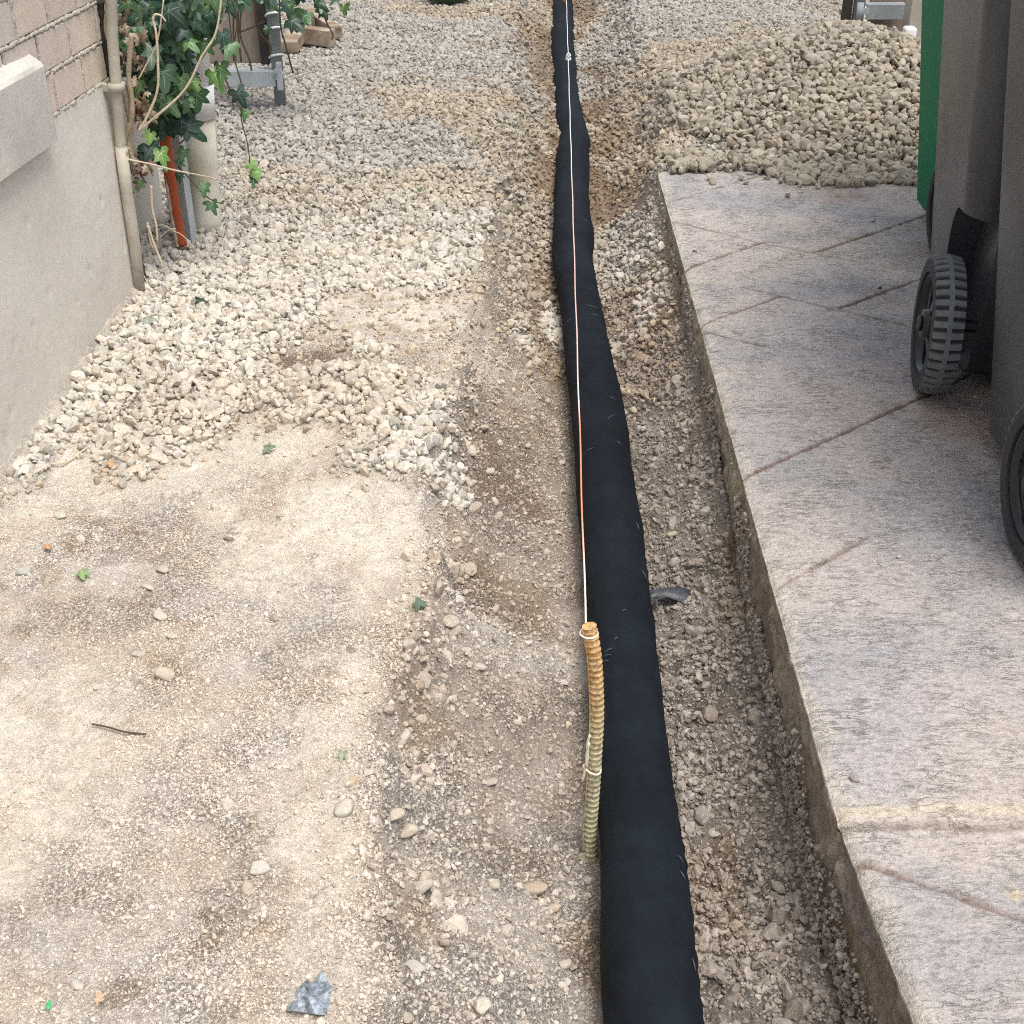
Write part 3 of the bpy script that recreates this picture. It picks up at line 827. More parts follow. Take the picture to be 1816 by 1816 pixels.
bm = bmesh.new(); tube(bm, [s0.lerp(s1, t) + Vector((0.0006 * math.sin(t * 90), 0, -.03 * math.sin(math.pi * t) * .15)) for t in np.linspace(0, 1, 90)], .0014, 6)
tube(bm, [tp + Vector((.0122 * math.cos(a), .0122 * math.sin(a), -.012)) for a in np.linspace(0, 2 * math.pi, 16)], .0013, 6)
child_of(bm_obj('cord', bm, M_string), strg)
bm = bmesh.new()
t_ = None
for t in np.linspace(0, 1, 400):
    p = s0.lerp(s1, t); d = p.y * PC + (CH - p.z) * PS
    if -470 + F * (CH - p.z) / (PC * d) < 103: kp = p; break
for k in range(4):
    a = kp + Vector((random.uniform(-.004, .004), random.uniform(-.004, .004), random.uniform(-.012, .012)))
    tube(bm, smooth_path([a, a + Vector((.010, 0, .004)), a + Vector((.002, .004, .012)), a + Vector((-.006, 0, .002))], 4), .0024, 6)
child_of(bm_obj('knot', bm, M_white), strg)
tube_obj('survey_stake', [(.302, 8.0, -.3), (.302, 8.0, .19)], .011, M_bar)
set_tint(bpy.data.objects['survey_stake'], lambda co: (.40, .26, .15))
tag(bpy.data.objects['survey_stake'], 'far steel stake that holds the other end of the string', 'stake')

# ------------------------------------------------------------------ house: foundation, brick, ledge
ang = math.atan(WM)
house = empty('house_wall', (wallx(3.125), 3.125, 0), -ang, 'house wall with grey parged foundation below painted tan brick', 'house')
# local frame: +x away from the wall face, +y along the wall (away from camera), origin at the far corner
def loc(name, bm, mat, **kw): return bm_obj(name, bm, mat, house, **kw)
LEN = 6.0
ny, nz = 420, 110
yl = -LEN * (np.linspace(0, 1, ny) ** 1.8); zl = np.linspace(-.4, .508, nz)
A, B = np.meshgrid(yl, zl, indexing='ij')
dx = .0035 * fbm(A * 2, B * 2, 501, 3) + .0012 * fbm(A * 14, B * 14, 503, 3) - .003 * (vn(A * 30, B * 26, 505) > .955) * 1.0
V = np.stack([dx, A, B], -1).reshape(-1, 3)
idx = np.arange(ny * nz).reshape(ny, nz)
Fq = np.stack([idx[:-1, :-1], idx[1:, :-1], idx[1:, 1:], idx[:-1, 1:]], -1).reshape(-1, 4)
link('foundation', np_mesh('foundation', V, Fq, None, True), M_parge, house)
bm = bmesh.new(); box(bm, -.3, -.004, -LEN, 0.0, -.4, .5); loc('foundation_core', bm, M_parge)
# mortar backing, slightly proud irregular beads
bm = bmesh.new(); box(bm, -.3, -.007, -LEN, -.002, .504, 2.6); loc('mortar', bm, M_mortar)
# bricks: one mesh
CH_ = .0853; BL = .1655; J = .009
Vb, Fb, Cb = [], [], []
bt, bf = None, None
tb = bmesh.new(); box(tb, -.5, .5, -.5, .5, -.5, .5, .0001); tb.free()
rb = np.random.default_rng(61)
def brick(y0, y1, z0, z1):
    tb = bmesh.new(); box(tb, -.09, rb.uniform(-.0015, .002), y0, y1, z0, z1, .0035, 2)
    for v in tb.verts:
        v.co.y += rb.uniform(-.0008, .0008); v.co.z += rb.uniform(-.0008, .0008); v.index = 0
    tb.verts.ensure_lookup_table(); tb.verts.index_update()
    o0 = sum(len(x) for x in Vb)
    Vb.append(np.array([v.co[:] for v in tb.verts]))
    c = np.array((.59, .515, .45)) * rb.uniform(.9, 1.08) * np.array((1, rb.uniform(.96, 1.01), rb.uniform(.92, 1.02)))
    Cb.append(np.repeat(c[None], len(tb.verts), 0))
    for f in tb.faces:
        v = [q.index + o0 for q in f.verts]
        for k in range(1, len(v) - 1): Fb.append((v[0], v[k], v[k + 1]))
    tb.free()
# perpend offsets measured on the three lowest courses
offs = [(-.145), (-.024), (-.114), (-.024), (-.105)]
for rrow in range(24):
    z0 = .508 + rrow * CH_ + J / 2; z1 = z0 + CH_ - J
    off = offs[rrow] if rrow < len(offs) else (-.024 if rrow % 2 else -.110)
    e = off; brick(e + J / 2, -.001, z0, z1)
    while e > -3.6:
        y1 = e - J / 2; e -= BL + rb.uniform(-.004, .004)
        if not (rrow == 0 and False): brick(e + J / 2, y1, z0, z1)
bme = np_mesh('bricks', np.concatenate(Vb), np.array(Fb), np.concatenate(Cb), False)
link('bricks', bme, M_brick, house)
# squeezed mortar beads along joints
bm = bmesh.new()
def bead(p0, p1, rr):
    n = max(4, int((Vector(p1) - Vector(p0)).length / .008)); P = []; R = []
    for k in range(n + 1):
        q = Vector(p0).lerp(Vector(p1), k / n); q += Vector((rb.uniform(-.001, .0018), rb.uniform(-.0012, .0012), rb.uniform(-.0018, .0018)))
        P.append(q); R.append(rr * rb.uniform(.6, 1.35))
    tube(bm, P, R, 6)
for rrow in range(7):
    z = .508 + rrow * CH_
    bead((-.0025, 0, z), (-.0025, -1.2, z), .0052)
    off = offs[rrow] if rrow < len(offs) else (-.024 if rrow % 2 else -.110)
    for k in range(8): bead((-.003, off - k * BL, z), (-.003, off - k * BL, z + CH_), .0042)
loc('mortar_bead', bm, M_mortar)
# projecting window ledge
lY = on_y(92, 235, 2.70)
ledge_end = -(3.125 - 2.715)
bm = bmesh.new()
prof = [(-.02, .478), (.026, .474), (.028, .626), (.023, .634), (-.02, .662)]
nL = 90; rings = []
for i in range(nL + 1):
    y = ledge_end - 2.6 * (i / nL) ** 1.6
    wv = [.0018 * math.sin(i * .35 + k_) + rb.uniform(-.0004, .0004) for k_ in range(5)]
    rings.append([bm.verts.new((px + (wv[k] if px > 0 else 0), y + (.004 * math.sin(k * 2) if i == 0 else 0), pz + wv[k] * .8)) for k, (px, pz) in enumerate(prof)])
for a, b in zip(rings, rings[1:]):
    for k in range(len(prof)): bm.faces.new((a[k], a[(k + 1) % 5], b[(k + 1) % 5], b[k]))
bm.faces.new(rings[0]); bm.faces.new(rings[-1])
loc('ledge', bm, M_ledge)
# return of the wall past the corner and the set-back wall behind the pipes
bm = bmesh.new(); box(bm, -.30, -.13, .002, .62, -.4, 2.6); loc('set_back_wall', bm, M_parge)
# flaking black joint strip at the wall corner
bm = bmesh.new()
P = [(.002 + rb.uniform(-.002, .004), .012 + rb.uniform(-.002, .002), z) for z in np.linspace(-.03, .68, 60)]
tube(bm, P, [rb.uniform(.007, .014) for _ in P], 7); loc('joint_filler', bm, M_dark)

# ------------------------------------------------------------------ service pipes by the corner
def pxpath(lst, Y): return [Vector(on_y(x, y, Y if not isinstance(Y, (list, tuple)) else Y[i])) for i, (x, y) in enumerate(lst)]
# thin beige conduit
t = empty('conduit', on_z(245, 516, 0), 0, 'thin weathered beige conduit strapped to the wall corner', 'conduit')
pt = pxpath([(195, -300), (196, -80), (199, 60), (206, 155), (214, 260), (224, 340), (233, 400), (240, 450), (246, 512)], 3.085)
child_of(tube_obj('tube', [p for p in pt[:6]], .0128, M_conduit, n=16), t)
child_of(tube_obj('lower_sleeve', [p + Vector((.001, 0, 0)) for p in pt[4:]], .0146, M_conduit, n=16), t)
child_of(tube_obj('end_cap', [pt[-1] + Vector((0, 0, -.022)), pt[-1] + Vector((0, 0, .004))], .0130, M_gpost, n=16), t)
c0 = Vector(on_y(206, 154, 3.085))
bm = bmesh.new(); tube(bm, [c0 + Vector((0, 0, -.009)), c0 + Vector((0, 0, .009))], .0205, 18)
box(bm, c0.x - .040, c0.x - .014, c0.y - .012, c0.y + .004, c0.z - .009, c0.z + .009, .002)
child_of(bm_obj('strap', bm, M_conduit), t)
# cream pvc pipe
bY = 3.59
t = empty('pvc_pipe', (-.885, bY, -.02), 0, 'wide cream PVC standpipe rising from the gravel under the ivy', 'pipe')
lo = [Vector(on_y(x, y, bY)) for x, y in ((369, 430), (366, 385), (358, 290), (351, 200))]
child_of(tube_obj('lower_pipe', lo, [.041, .041, .0435, .0435], M_pvc, n=32), t)
hi = [Vector(on_y(x, y, bY)) for x, y in ((351, 206), (347, 150), (340, 60), (328, -120))] + [Vector((on_y(328, -120, bY)[0], bY, 2.5))]
child_of(tube_obj('collar', [hi[0] + Vector((0, 0, -.002)), hi[1]], .0475, M_white, n=32), t)
child_of(tube_obj('upper_pipe', hi[1:], .041, M_white, n=32), t)
# grey metal channel
t = empty('metal_channel', (-.9, 3.5, 0), 0, 'grey folded metal channel between the orange pipe and the cream pipe', 'channel')
bm = bmesh.new()
a = pxpath([(318, 430), (308, 330), (300, 230), (286, 60), (276, -60)], 3.50); b = pxpath([(341, 436), (326, 330), (316, 230), (304, 60), (294, -60)], 3.47)
av = [(bm.verts.new(p), bm.verts.new(p + Vector((.0, .03, 0)))) for p in a]; bv = [(bm.verts.new(p), bm.verts.new(p + Vector((.008, .035, 0)))) for p in b]
for i in range(len(a) - 1):
    bm.faces.new((av[i][0], av[i + 1][0], bv[i + 1][0], bv[i][0])); bm.faces.new((bv[i][0], bv[i + 1][0], bv[i + 1][1], bv[i][1]))
    bm.faces.new((av[i][0], av[i][1], av[i + 1][1], av[i + 1][0])); bm.faces.new((av[i][1], bv[i][1], bv[i + 1][1], av[i + 1][1]))
child_of(bm_obj('channel', bm, M_galv), t)
# orange pipe with flaking paint
t = empty('orange_pipe', on_z(318, 432, 0), 0, 'orange pipe with flaking paint beside the grey metal channel', 'pipe')
op = pxpath([(322, 435), (316, 405), (308, 360), (301, 310), (296, 270), (290, 222), (280, 140), (268, 20), (258, -120)], 3.42)
child_of(tube_obj('tube', smooth_path(op, 3), .0155, M_orange, n=16), t)
bm = bmesh.new()
fp = [p + Vector((-.0075, -.0118, 0)) for p in smooth_path(op[:4], 8)]
tube(bm, fp, [.0055 * (.7 + .5 * random.random()) * (1 if i < len(fp) - 3 else .4) for i in range(len(fp))], 6)
child_of(bm_obj('bare_strip', bm, M_flake), t)

# ------------------------------------------------------------------ left gate leaf and post
t = empty('gate', (-1.15, 5.0, 0), 0, 'weathered board gate leaf with a galvanised bracket beside the grey post', 'gate')
zb = on_y(430, 112, 5.0)[2]
xs = [-1.62, -1.47, -1.325, -1.18, -1.035, -.895]
bm = bmesh.new()
for k, (a, b) in enumerate(zip(xs, xs[1:])):
    box(bm, a + .002, b - .002, 5.0 + .004 * (k % 2), 5.022 + .004 * (k % 2), zb - .05 * (k < 3), 1.75, .002, 1)
child_of(bm_obj('board', bm, M_wood), t)
bz0, bz1 = on_y(430, 153, 4.93)[2], on_y(430, 126, 4.93)[2]
bx0, bx1 = on_y(403, 140, 4.93)[0], on_y(489, 140, 4.93)[0]
bm = bmesh.new(); box(bm, bx0, bx1, 4.92, 4.926, bz0, bz1, .001, 1); box(bm, bx0, bx1, 4.9265, 4.998, bz1 - .006, bz1 - .001)
child_of(bm_obj('bracket', bm, M_galv), t)
for zr in (.35, 1.4):
    bm = bmesh.new(); box(bm, -1.62, -.90, 5.03, 5.065, zr, zr + .09, .003); child_of(bm_obj('rail', bm, M_wood), t)

t = empty('gate_post', (-.872, 4.97, 0), 0, 'grey round gate post wrapped with white coiled wire at the fence', 'post')
p0 = on_y(498, 186, 4.97); p1 = on_y(487, 12, 4.97)
child_of(tube_obj('post', [(p0[0], 4.97, -.3), (p0[0], 4.97, 1.5)], .0215, M_gpost, n=20), t)
for yy0 in (26, 52, 100):
    bm = bmesh.new()
    c = Vector(on_y(491, yy0, 4.97)); c.x = p0[0]
    tube(bm, [c + Vector((.026 * math.cos(a), .026 * math.sin(a), .011 * math.cos(a + 1.1))) for a in np.linspace(math.pi * .9, math.pi * 2.1, 16)], .0042, 6)
    child_of(bm_obj('wire', bm, M_white), t)
c = Vector(on_y(496, 122, 4.95))
bm = bmesh.new(); box(bm, c.x - .03, c.x + .012, c.y - .03, c.y + .03, c.z - .035, c.z - .012, .003); box(bm, c.x - .008, c.x + .012, c.y - .04, c.y - .02, c.z - .07, c.z + .03, .003)
tube(bm, [c + Vector((-.008, -.045, .0)), c + Vector((-.008, .0, .0))], .008, 8)
child_of(bm_obj('hinge', bm, M_galv), t)
bm = bmesh.new(); box(bm, p0[0] - .060, p0[0] - .030, 4.975, 4.995, zb, 1.7)
child_of(bm_obj('edge_strip', bm, M_dark), t)

# right gate leaf
t = empty('gate', (1.5, 5.25, .1), 0, 'brown board gate leaf with a galvanised bracket behind the stone pile', 'gate')
bm = bmesh.new()
for k, a in enumerate(np.arange(1.37, 2.3, .145)):
    box(bm, a + .002, a + .143, 5.25 + .004 * (k % 2), 5.272 + .004 * (k % 2), .03, 1.8, .002, 1)
child_of(bm_obj('board', bm, M_wood), t)
q0, q1 = on_y(1534, 34, 5.2), on_y(1608, 7, 5.2)
bm = bmesh.new(); box(bm, q0[0], q1[0], 5.19, 5.196, q0[2], q1[2], .001, 1); box(bm, q0[0], q1[0], 5.1965, 5.248, q1[2] - .006, q1[2] - .001)
child_of(bm_obj('bracket', bm, M_galv), t)
t = empty('gate_post', (on_y(1521, 40, 5.2)[0], 5.2, 0), 0, 'grey gate post with hinge at the top of the stone pile', 'post')
xx = on_y(1521, 30, 5.2)[0]
child_of(tube_obj('post', [(xx, 5.2, -.2), (xx, 5.2, 1.6)], .022, M_gpost, n=20), t)
bm = bmesh.new(); box(bm, xx - .055, xx - .026, 5.19, 5.24, .0, 1.6, .002); child_of(bm_obj('edge_strip', bm, M_dark), t)
c = Vector(on_y(1525, 20, 5.16)); bm = bmesh.new(); tube(bm, [c + Vector((0, 0, -.03)), c + Vector((0, 0, .03))], .013, 10); box(bm, c.x - .006, c.x + .035, c.y - .004, c.y + .004, c.z - .012, c.z + .012, .001)
child_of(bm_obj('hinge', bm, M_galv), t)
# white post and box
t = empty('white_post', (1.53, 5.0, 0), 0, 'white square post standing behind the green bin', 'post')
xw = on_y(1612, 40, 5.0)[0]
bm = bmesh.new(); box(bm, xw, xw + .09, 5.0, 5.09, -.1, 2.0, .004); child_of(bm_obj('post', bm, M_conduit), t)
bm = bmesh.new(); c = Vector(on_y(1612, 66, 4.9)); box(bm, c.x - .022, c.x + .022, 4.88, 4.93, c.z - .036, c.z + .036, .010, 3)
o = bm_obj('junction_box', bm, M_white, smooth=True); tag(o, 'small white rounded box at the edge of the green bin', 'box')

# ------------------------------------------------------------------ scrap lumber and green tub at the back
t = empty('lumber_scrap', (0, 0, 0), 0)
def timber(name, a, b, w_, h_, label):
    a, b = Vector(a), Vector(b); d = b - a
    bm = bmesh.new(); box(bm, -w_ / 2, w_ / 2, 0, d.length, -h_ / 2, h_ / 2, .004, 2)
    for v in bm.verts: v.co += Vector((random.uniform(-.002, .002), 0, random.uniform(-.002, .002)))
    o = bm_obj(name, bm, M_log); o.location = a; o.rotation_euler = d.to_track_quat('Y', 'Z').to_euler()
    return tag(o, label, 'lumber', 'scrap lumber behind the gate post')
bpy.data.objects.remove(t)
timber('lumber_offcut', on_z(528, 60, .035), on_z(590, 67, .03), .06, .07, 'short sawn offcut lying crosswise in front of the other scrap')
timber('lumber_offcut', on_z(545, 22, .05), on_z(598, 58, .03), .05, .05, 'long offcut slanting down to the right behind the short one')
timber('lumber_offcut', on_z(512, 84, .02), on_z(545, 34, .05), .075, .05, 'rounded grey offcut leaning next to the gate post')
bm = bmesh.new()
gy = on_z(795, 10, .0)
R_ = [(0, .0), (.17, .0), (.185, .008), (.19, .03), (.19, .12), (.2, .125), (.2, .14), (.18, .14), (.175, .02), (0, .018)]
n = 48; rings = [[bm.verts.new((r_ * math.cos(2 * math.pi * k / n) * .62, r_ * .6 * math.sin(2 * math.pi * k / n), z_)) for k in range(n)] for r_, z_ in R_[1:-1]]
for a, b in zip(rings, rings[1:]):
    for k in range(n): bm.faces.new((a[k], a[(k + 1) % n], b[(k + 1) % n], b[k]))
bm.faces.new(rings[0]); bm.faces.new(rings[-1])
o = bm_obj('garden_tub', bm, M_green, smooth=True); o.location = (gy[0] - .0, gy[1] + .1, hz(gy[0], gy[1]) + .025)
tag(o, 'dark green oval tub at the far end of the gravel, cut by the frame', 'tub')

# ------------------------------------------------------------------ wheeled bins
def rrect(w_, y0, y1, r, n=6):
    out = []
    for cx, cy, a0 in ((w_ / 2 - r, y1 - r, 0), (-w_ / 2 + r, y1 - r, 90), (-w_ / 2 + r, y0 + r, 180), (w_ / 2 - r, y0 + r, 270)):
        for k in range(n + 1):
            a = math.radians(a0 + 90 * k / n); out.append((cx + r * math.cos(a), cy + r * math.sin(a)))
    return out

WR, WW = .145, .062
def make_bin(body_mat, lid_mat, loc_, rz, label, Wb=.47, out=.037, well=1.4, tyre=None):
    root = empty('wheeled_bin', loc_, rz, label, 'bin', 'wheeled bins parked on the stamped slab')
    # axle centre at local (0,0,WR); body extends to +y
    bm = bmesh.new()
    secs = [(.03, Wb - .03, .02, .40, .05), (.05, Wb, .0, .42, .055), (.3, Wb + .045, -.045, .46, .055), (.6, Wb + .10, -.075, .51, .055), (.98, Wb + .165, -.10, .57, .06)]
    rings = []
    for z, w_, y0, y1, r in secs: rings.append([bm.verts.new((x, y, z)) for x, y in rrect(w_, y0, y1, r)])
    for a, b in zip(rings, rings[1:]):
        for k in range(len(a)): bm.faces.new((a[k], a[(k + 1) % len(a)], b[(k + 1) % len(a)], b[k])).smooth = True
    bm.faces.new(rings[0][::-1]); bm.faces.new(rings[-1])
    bmesh.ops.recalc_face_normals(bm, faces=bm.faces[:])
    me = bpy.data.meshes.new('body'); bm.to_mesh(me); bm.free()
    body = link('body', me, body_mat, root)
    # wheel wells and open top cut out
    cut = bmesh.new()
    for s in (-1, 1):
        n = 40; Rr = WR + .03
        xs_ = (s * (Wb / 2 - .04), s * (Wb / 2 + .4))
        ra = [[cut.verts.new((x, Rr * (.9 if math.cos(2 * math.pi * k / n) > 0 else well) * math.cos(2 * math.pi * k / n), WR + (Rr if math.sin(2 * math.pi * k / n) < 0 else Rr * well) * math.sin(2 * math.pi * k / n))) for k in range(n)] for x in xs_]
        for k in range(n): cut.faces.new((ra[0][k], ra[0][(k + 1) % n], ra[1][(k + 1) % n], ra[1][k]))
        cut.faces.new(ra[0][::-1]); cut.faces.new(ra[1])
    bmesh.ops.recalc_face_normals(cut, faces=cut.faces[:])
    cme = bpy.data.meshes.new('cut'); cut.to_mesh(cme); cut.free()
    cobj = bpy.data.objects.new('cut', cme); COL.objects.link(cobj); cobj.parent = root
    md = body.modifiers.new('b', 'BOOLEAN'); md.operation = 'DIFFERENCE'; md.object = cobj; md.solver = 'EXACT'
    bv = body.modifiers.new('v', 'BEVEL'); bv.width = .007; bv.segments = 2; bv.limit_method = 'ANGLE'; bv.angle_limit = math.radians(50)
    bpy.context.view_layer.update()
    dg = bpy.context.evaluated_depsgraph_get()
    nme = bpy.data.meshes.new_from_object(body.evaluated_get(dg))
    body.modifiers.clear(); body.data = nme
    bpy.data.objects.remove(cobj)
    if not nme.materials: nme.materials.append(body_mat)
    # rim of the body, lid and handle
    bm = bmesh.new()
    w_, y0, y1 = Wb + .18, -.115, .585
    ra = [[bm.verts.new((x, y, z)) for x, y in rrect(w_, y0, y1, .06)] for z in (.955, 1.0)]
    for k in range(len(ra[0])): bm.faces.new((ra[0][k], ra[0][(k + 1) % len(ra[0])], ra[1][(k + 1) % len(ra[0])], ra[1][k]))
    bm.faces.new(ra[0][::-1]); bm.faces.new(ra[1]); bm_obj('top_rim', bm, body_mat, root)
    bm = bmesh.new(); ls = []
    for z, g_ in ((1.003, .0), (1.03, .004), (1.06, -.03), (1.075, -.09)):
        ls.append([bm.verts.new((x, y, z)) for x, y in rrect(w_ + .02 + 2 * g_, y0 - .01 - g_, y1 + .015 + g_, .065)])
    for a, b in zip(ls, ls[1:]):
        for k in range(len(a)): bm.faces.new((a[k], a[(k + 1) % len(a)], b[(k + 1) % len(a)], b[k])).smooth = True
    bm.faces.new(ls[0][::-1]); bm.faces.new(ls[-1]); bm_obj('lid', bm, lid_mat, root)
    tube_obj('handle', [(-w_ * .42, -.19, 1.0), (w_ * .42, -.19, 1.0)], .015, body_mat, root, n=12)
    for x in (-.2, .2):
        bm = bmesh.new(); box(bm, x - .02, x + .02, -.2, -.112, .96, 1.01, .004); bm_obj('handle_bracket', bm, body_mat, root)
    tube_obj('axle', [(-Wb / 2 - out - .02, 0, WR), (Wb / 2 + out + .02, 0, WR)], .013, M_rim, root, n=16)
    bm = bmesh.new()
    for x in (-.115, .115):
        box(bm, x - .012, x + .012, -.03, .05, .05, WR + .05, .008, 3)
    box(bm, -Wb / 2 + .085, Wb / 2 - .085, .008, .03, .04, WR + .07, .004)
    bm_obj('axle_bracket', bm, M_rim, root)
    for s in (-1, 1):
        we = bpy.data.objects.new('wheel', None); COL.objects.link(we); we.parent = root
        xc = s * (Wb / 2 + out)
        we.location = (xc, 0, WR)
        # tyre: ring of lugs either side of a centre rib
        bm = bmesh.new(); na_ = 240; lug = 40
        pf = [(-1, .735), (-1, .90), (-.93, .965), (-.16, 1.0), (-.15, 1.0), (.15, 1.0), (.16, 1.0), (.93, .965), (1, .90), (1, .735)]
        rr_ = []
        for i in range(na_):
            a = 2 * math.pi * i / na_; ph = (i * lug / na_) % 1
            gap = ph < .20
            row = []
            for j, (xw_, rf) in enumerate(pf):
                rad_ = rf
                if gap and j in (2, 3, 6, 7): rad_ -= .052
                row.append(bm.verts.new((xw_ * WW / 2, rad_ * WR * math.cos(a), rad_ * WR * math.sin(a))))
            rr_.append(row)
        for i in range(na_):
            a, b = rr_[i], rr_[(i + 1) % na_]
            for j in range(len(pf)): bm.faces.new((a[j], a[(j + 1) % len(pf)], b[(j + 1) % len(pf)], b[j]))
        ty = bm_obj('tyre', bm, M_tyre, we)
        def tyc(co):
            rr = math.hypot(co[1], co[2]) / WR
            return (.15, .165, .175) if rr > .95 else (.045, .048, .054) if not tyre else (.03, .032, .036)
        set_tint(ty, tyc)
        # rim: outer ring, six broad spokes, hub
        bm = bmesh.new()
        def ring(r0, r1, x0, x1, n=72):
            R4 = [[bm.verts.new((x, r * math.cos(2 * math.pi * k / n), r * math.sin(2 * math.pi * k / n))) for k in range(n)] for r, x in ((r0, x0), (r1, x0), (r1, x1), (r0, x1))]
            for q in range(4):
                for k in range(n): bm.faces.new((R4[q][k], R4[q][(k + 1) % n], R4[(q + 1) % 4][(k + 1) % n], R4[(q + 1) % 4][k])).smooth = True
        ring(.098, .1075, -.026, .026); ring(.012, .030, -.032, .032, 32); ring(.086, .1, s * .008 - .003, s * .008 + .003)
        for k in range(6):
            a = 2 * math.pi * k / 6 + .3
            Mx = Matrix.Rotation(a, 4, 'X')
            vs = [Vector((s * x, y, z)) for x, y, z in ((.022, -.009, .026), (.022, .009, .026), (.014, .015, .100), (.014, -.015, .100), (-.004, -.009, .026), (-.004, .009, .026), (-.004, .015, .100), (-.004, -.015, .100))]
            vv = [bm.verts.new(Mx @ v) for v in vs]
            for q in ((0, 1, 2, 3), (7, 6, 5, 4), (0, 3, 7, 4), (1, 5, 6, 2), (0, 4, 5, 1), (3, 2, 6, 7)): bm.faces.new([vv[i] for i in q])
        bmesh.ops.bevel(bm, geom=[e for e in bm.edges if e.is_manifold and e.calc_face_angle(0) > 1.2], offset=.0018, segments=2, affect='EDGES')
        bm_obj('rim', bm, M_rim, we)
        bm = bmesh.new(); ring(.0004, .016, s * .033, s * .040, 24); bm_obj('hub_cap', bm, M_rim, we)
    return root

def bin_at(wheel_xy, rz, body, lid, label, Wb=.47, out=.037, well=1.4, tyre=None):
    wx = Wb / 2 + out
    c, s = math.cos(rz), math.sin(rz)
    return make_bin(body, lid, (wheel_xy[0] + wx * c, wheel_xy[1] + wx * s, .001), rz, label, Wb, out, well, tyre)

bin_at((.88, 1.845), math.radians(0), M_bin, M_bin, 'dark grey wheeled bin nearest the camera, cut off by the right edge')
bin_at((.887, 2.52), math.radians(-9), M_bin, M_bin, 'dark grey wheeled bin standing between the nearest bin and the green bin')
bin_at((1.15, 3.30), math.radians(0), M_bin_g, M_bin_g, 'bright green wheeled bin beside the stone pile', out=.018, well=1.02, tyre=M_rim)

# ------------------------------------------------------------------ ivy
def leaf_np(kind=0):
    """five-lobed ivy leaf in the xy plane, tip towards -y, stalk at the origin; returns verts, tris, vein mask"""
    ang_r = [(0, .12), (28, .55), (50, .72), (68, .44), (95, .62), (122, .98), (0, 0)]
    pts = [(90, .10), (62, .42), (38, .60), (20, .66), (4, .50), (-8, .42), (-22, .60), (-32, .74), (-44, .60), (-56, .47), (-68, .62), (-80, .88), (-90, 1.0)]
    R = [(r_ * math.cos(math.radians(a)), r_ * math.sin(math.radians(a))) for a, r_ in pts]
    Lf = [(-x, y) for x, y in R[1:-1]][::-1]
    out = np.array(R + Lf)
    if kind: out[:, 0] *= .85
    n = len(out)
    V = [np.array((0, 0, 0.))]
    for f in (.55, 1.0):
        for x, y in out: V.append(np.array((x * f, y * f, 0)))
    T = []
    for k in range(n):
        a, b = 1 + k, 1 + (k + 1) % n
        T += [(0, a, b), (a, a + n, b + n), (a, b + n, b)]
    # veins: narrow raised strips
    vv = len(V); veins = []
    for a_, l_ in ((-90, .9), (-32, .62), (-148, .62), (20, .5), (160, .5)):
        d = np.array((math.cos(math.radians(a_)), math.sin(math.radians(a_)), 0)); s = np.array((-d[1], d[0], 0)) * .022
        k = len(V); V += [s + (0, 0, .018), -s + (0, 0, .018), d * l_ * .55 - s * .7 + (0, 0, .018), d * l_ * .55 + s * .7 + (0, 0, .018), d * l_ + (0, 0, .012)]
        T += [(k, k + 1, k + 2), (k, k + 2, k + 3), (k + 3, k + 2, k + 4)]
        veins += list(range(k, k + 5))
    V = np.array(V); m = np.zeros(len(V)); m[veins] = 1
    return V, np.array(T), m

LV, LT, LM = leaf_np()
def leaves_mesh(name, items, parent=None, mat=None, vein=True):
    """items: (position, normal, down direction, size, colour, vein colour)"""
    Vs, Ts, Cs = [], [], []; o = 0
    for p, nrm, dn, s, c, vc in items:
        nrm = Vector(nrm).normalized(); dn = Vector(dn); dn = (dn - nrm * dn.dot(nrm)).normalized(); sx = nrm.cross(-dn).normalized()
        s = s * 1.14; V = LV.copy() * s
        cv = random.uniform(.5, 2.2); V[:, 0] *= random.uniform(.78, 1.12) * np.where(V[:, 0] > 0, random.uniform(.85, 1.1), 1); V[:, 0] += random.uniform(-.15, .15) * V[:, 1] ** 2 / s; tw = random.uniform(-.8, .8)
        V[:, 2] += -cv * (V[:, 0] ** 2) / s * .5 - random.uniform(0, .7) * (V[:, 1] ** 2) / s * .5 + tw * V[:, 0] * V[:, 1] / s
        V[:, 2] += s * .03 * np.sin(V[:, 0] / s * 9 + tw * 5) * np.cos(V[:, 1] / s * 7)
        Mx = np.array([[sx.x, -dn.x, nrm.x], [sx.y, -dn.y, nrm.y], [sx.z, -dn.z, nrm.z]])
        W = V @ Mx.T + np.array(p)
        Vs.append(W); Ts.append(LT + o); o += len(V)
        Cs.append(np.where(LM[:, None] > 0, np.array(vc), np.array(c)))
    me = np_mesh(name, np.concatenate(Vs), np.concatenate(Ts), np.concatenate(Cs), True)
    return link(name, me, mat or M_leaf, parent)

DARK = [(.022, .055, .034), (.028, .070, .036), (.038, .090, .042), (.026, .062, .044), (.05, .115, .045), (.07, .14, .06)]
YOUNG = [(.13, .25, .07), (.17, .31, .085), (.10, .21, .07)]
def rnd_leaf(p, s, young=False, spread=.6):
    c = random.choice(YOUNG if young else DARK)
    f = random.uniform(.8, 1.2); c = tuple(x * f for x in c)
    vc = tuple(min(.6, x * 2.2 + .07) for x in c)
    nrm = (random.gauss(.25, spread), -1 + random.gauss(0, spread * .5), .55 + random.gauss(0, spread * .6))
    dn = (random.gauss(.15, .45), random.gauss(0, .3), -1)
    return (p, nrm, dn, s, c, vc)

ivy = empty('ivy_plant', on_z(280, 440, 0), 0, 'dark green ivy climbing over the pipes at the wall corner', 'ivy')
items = []
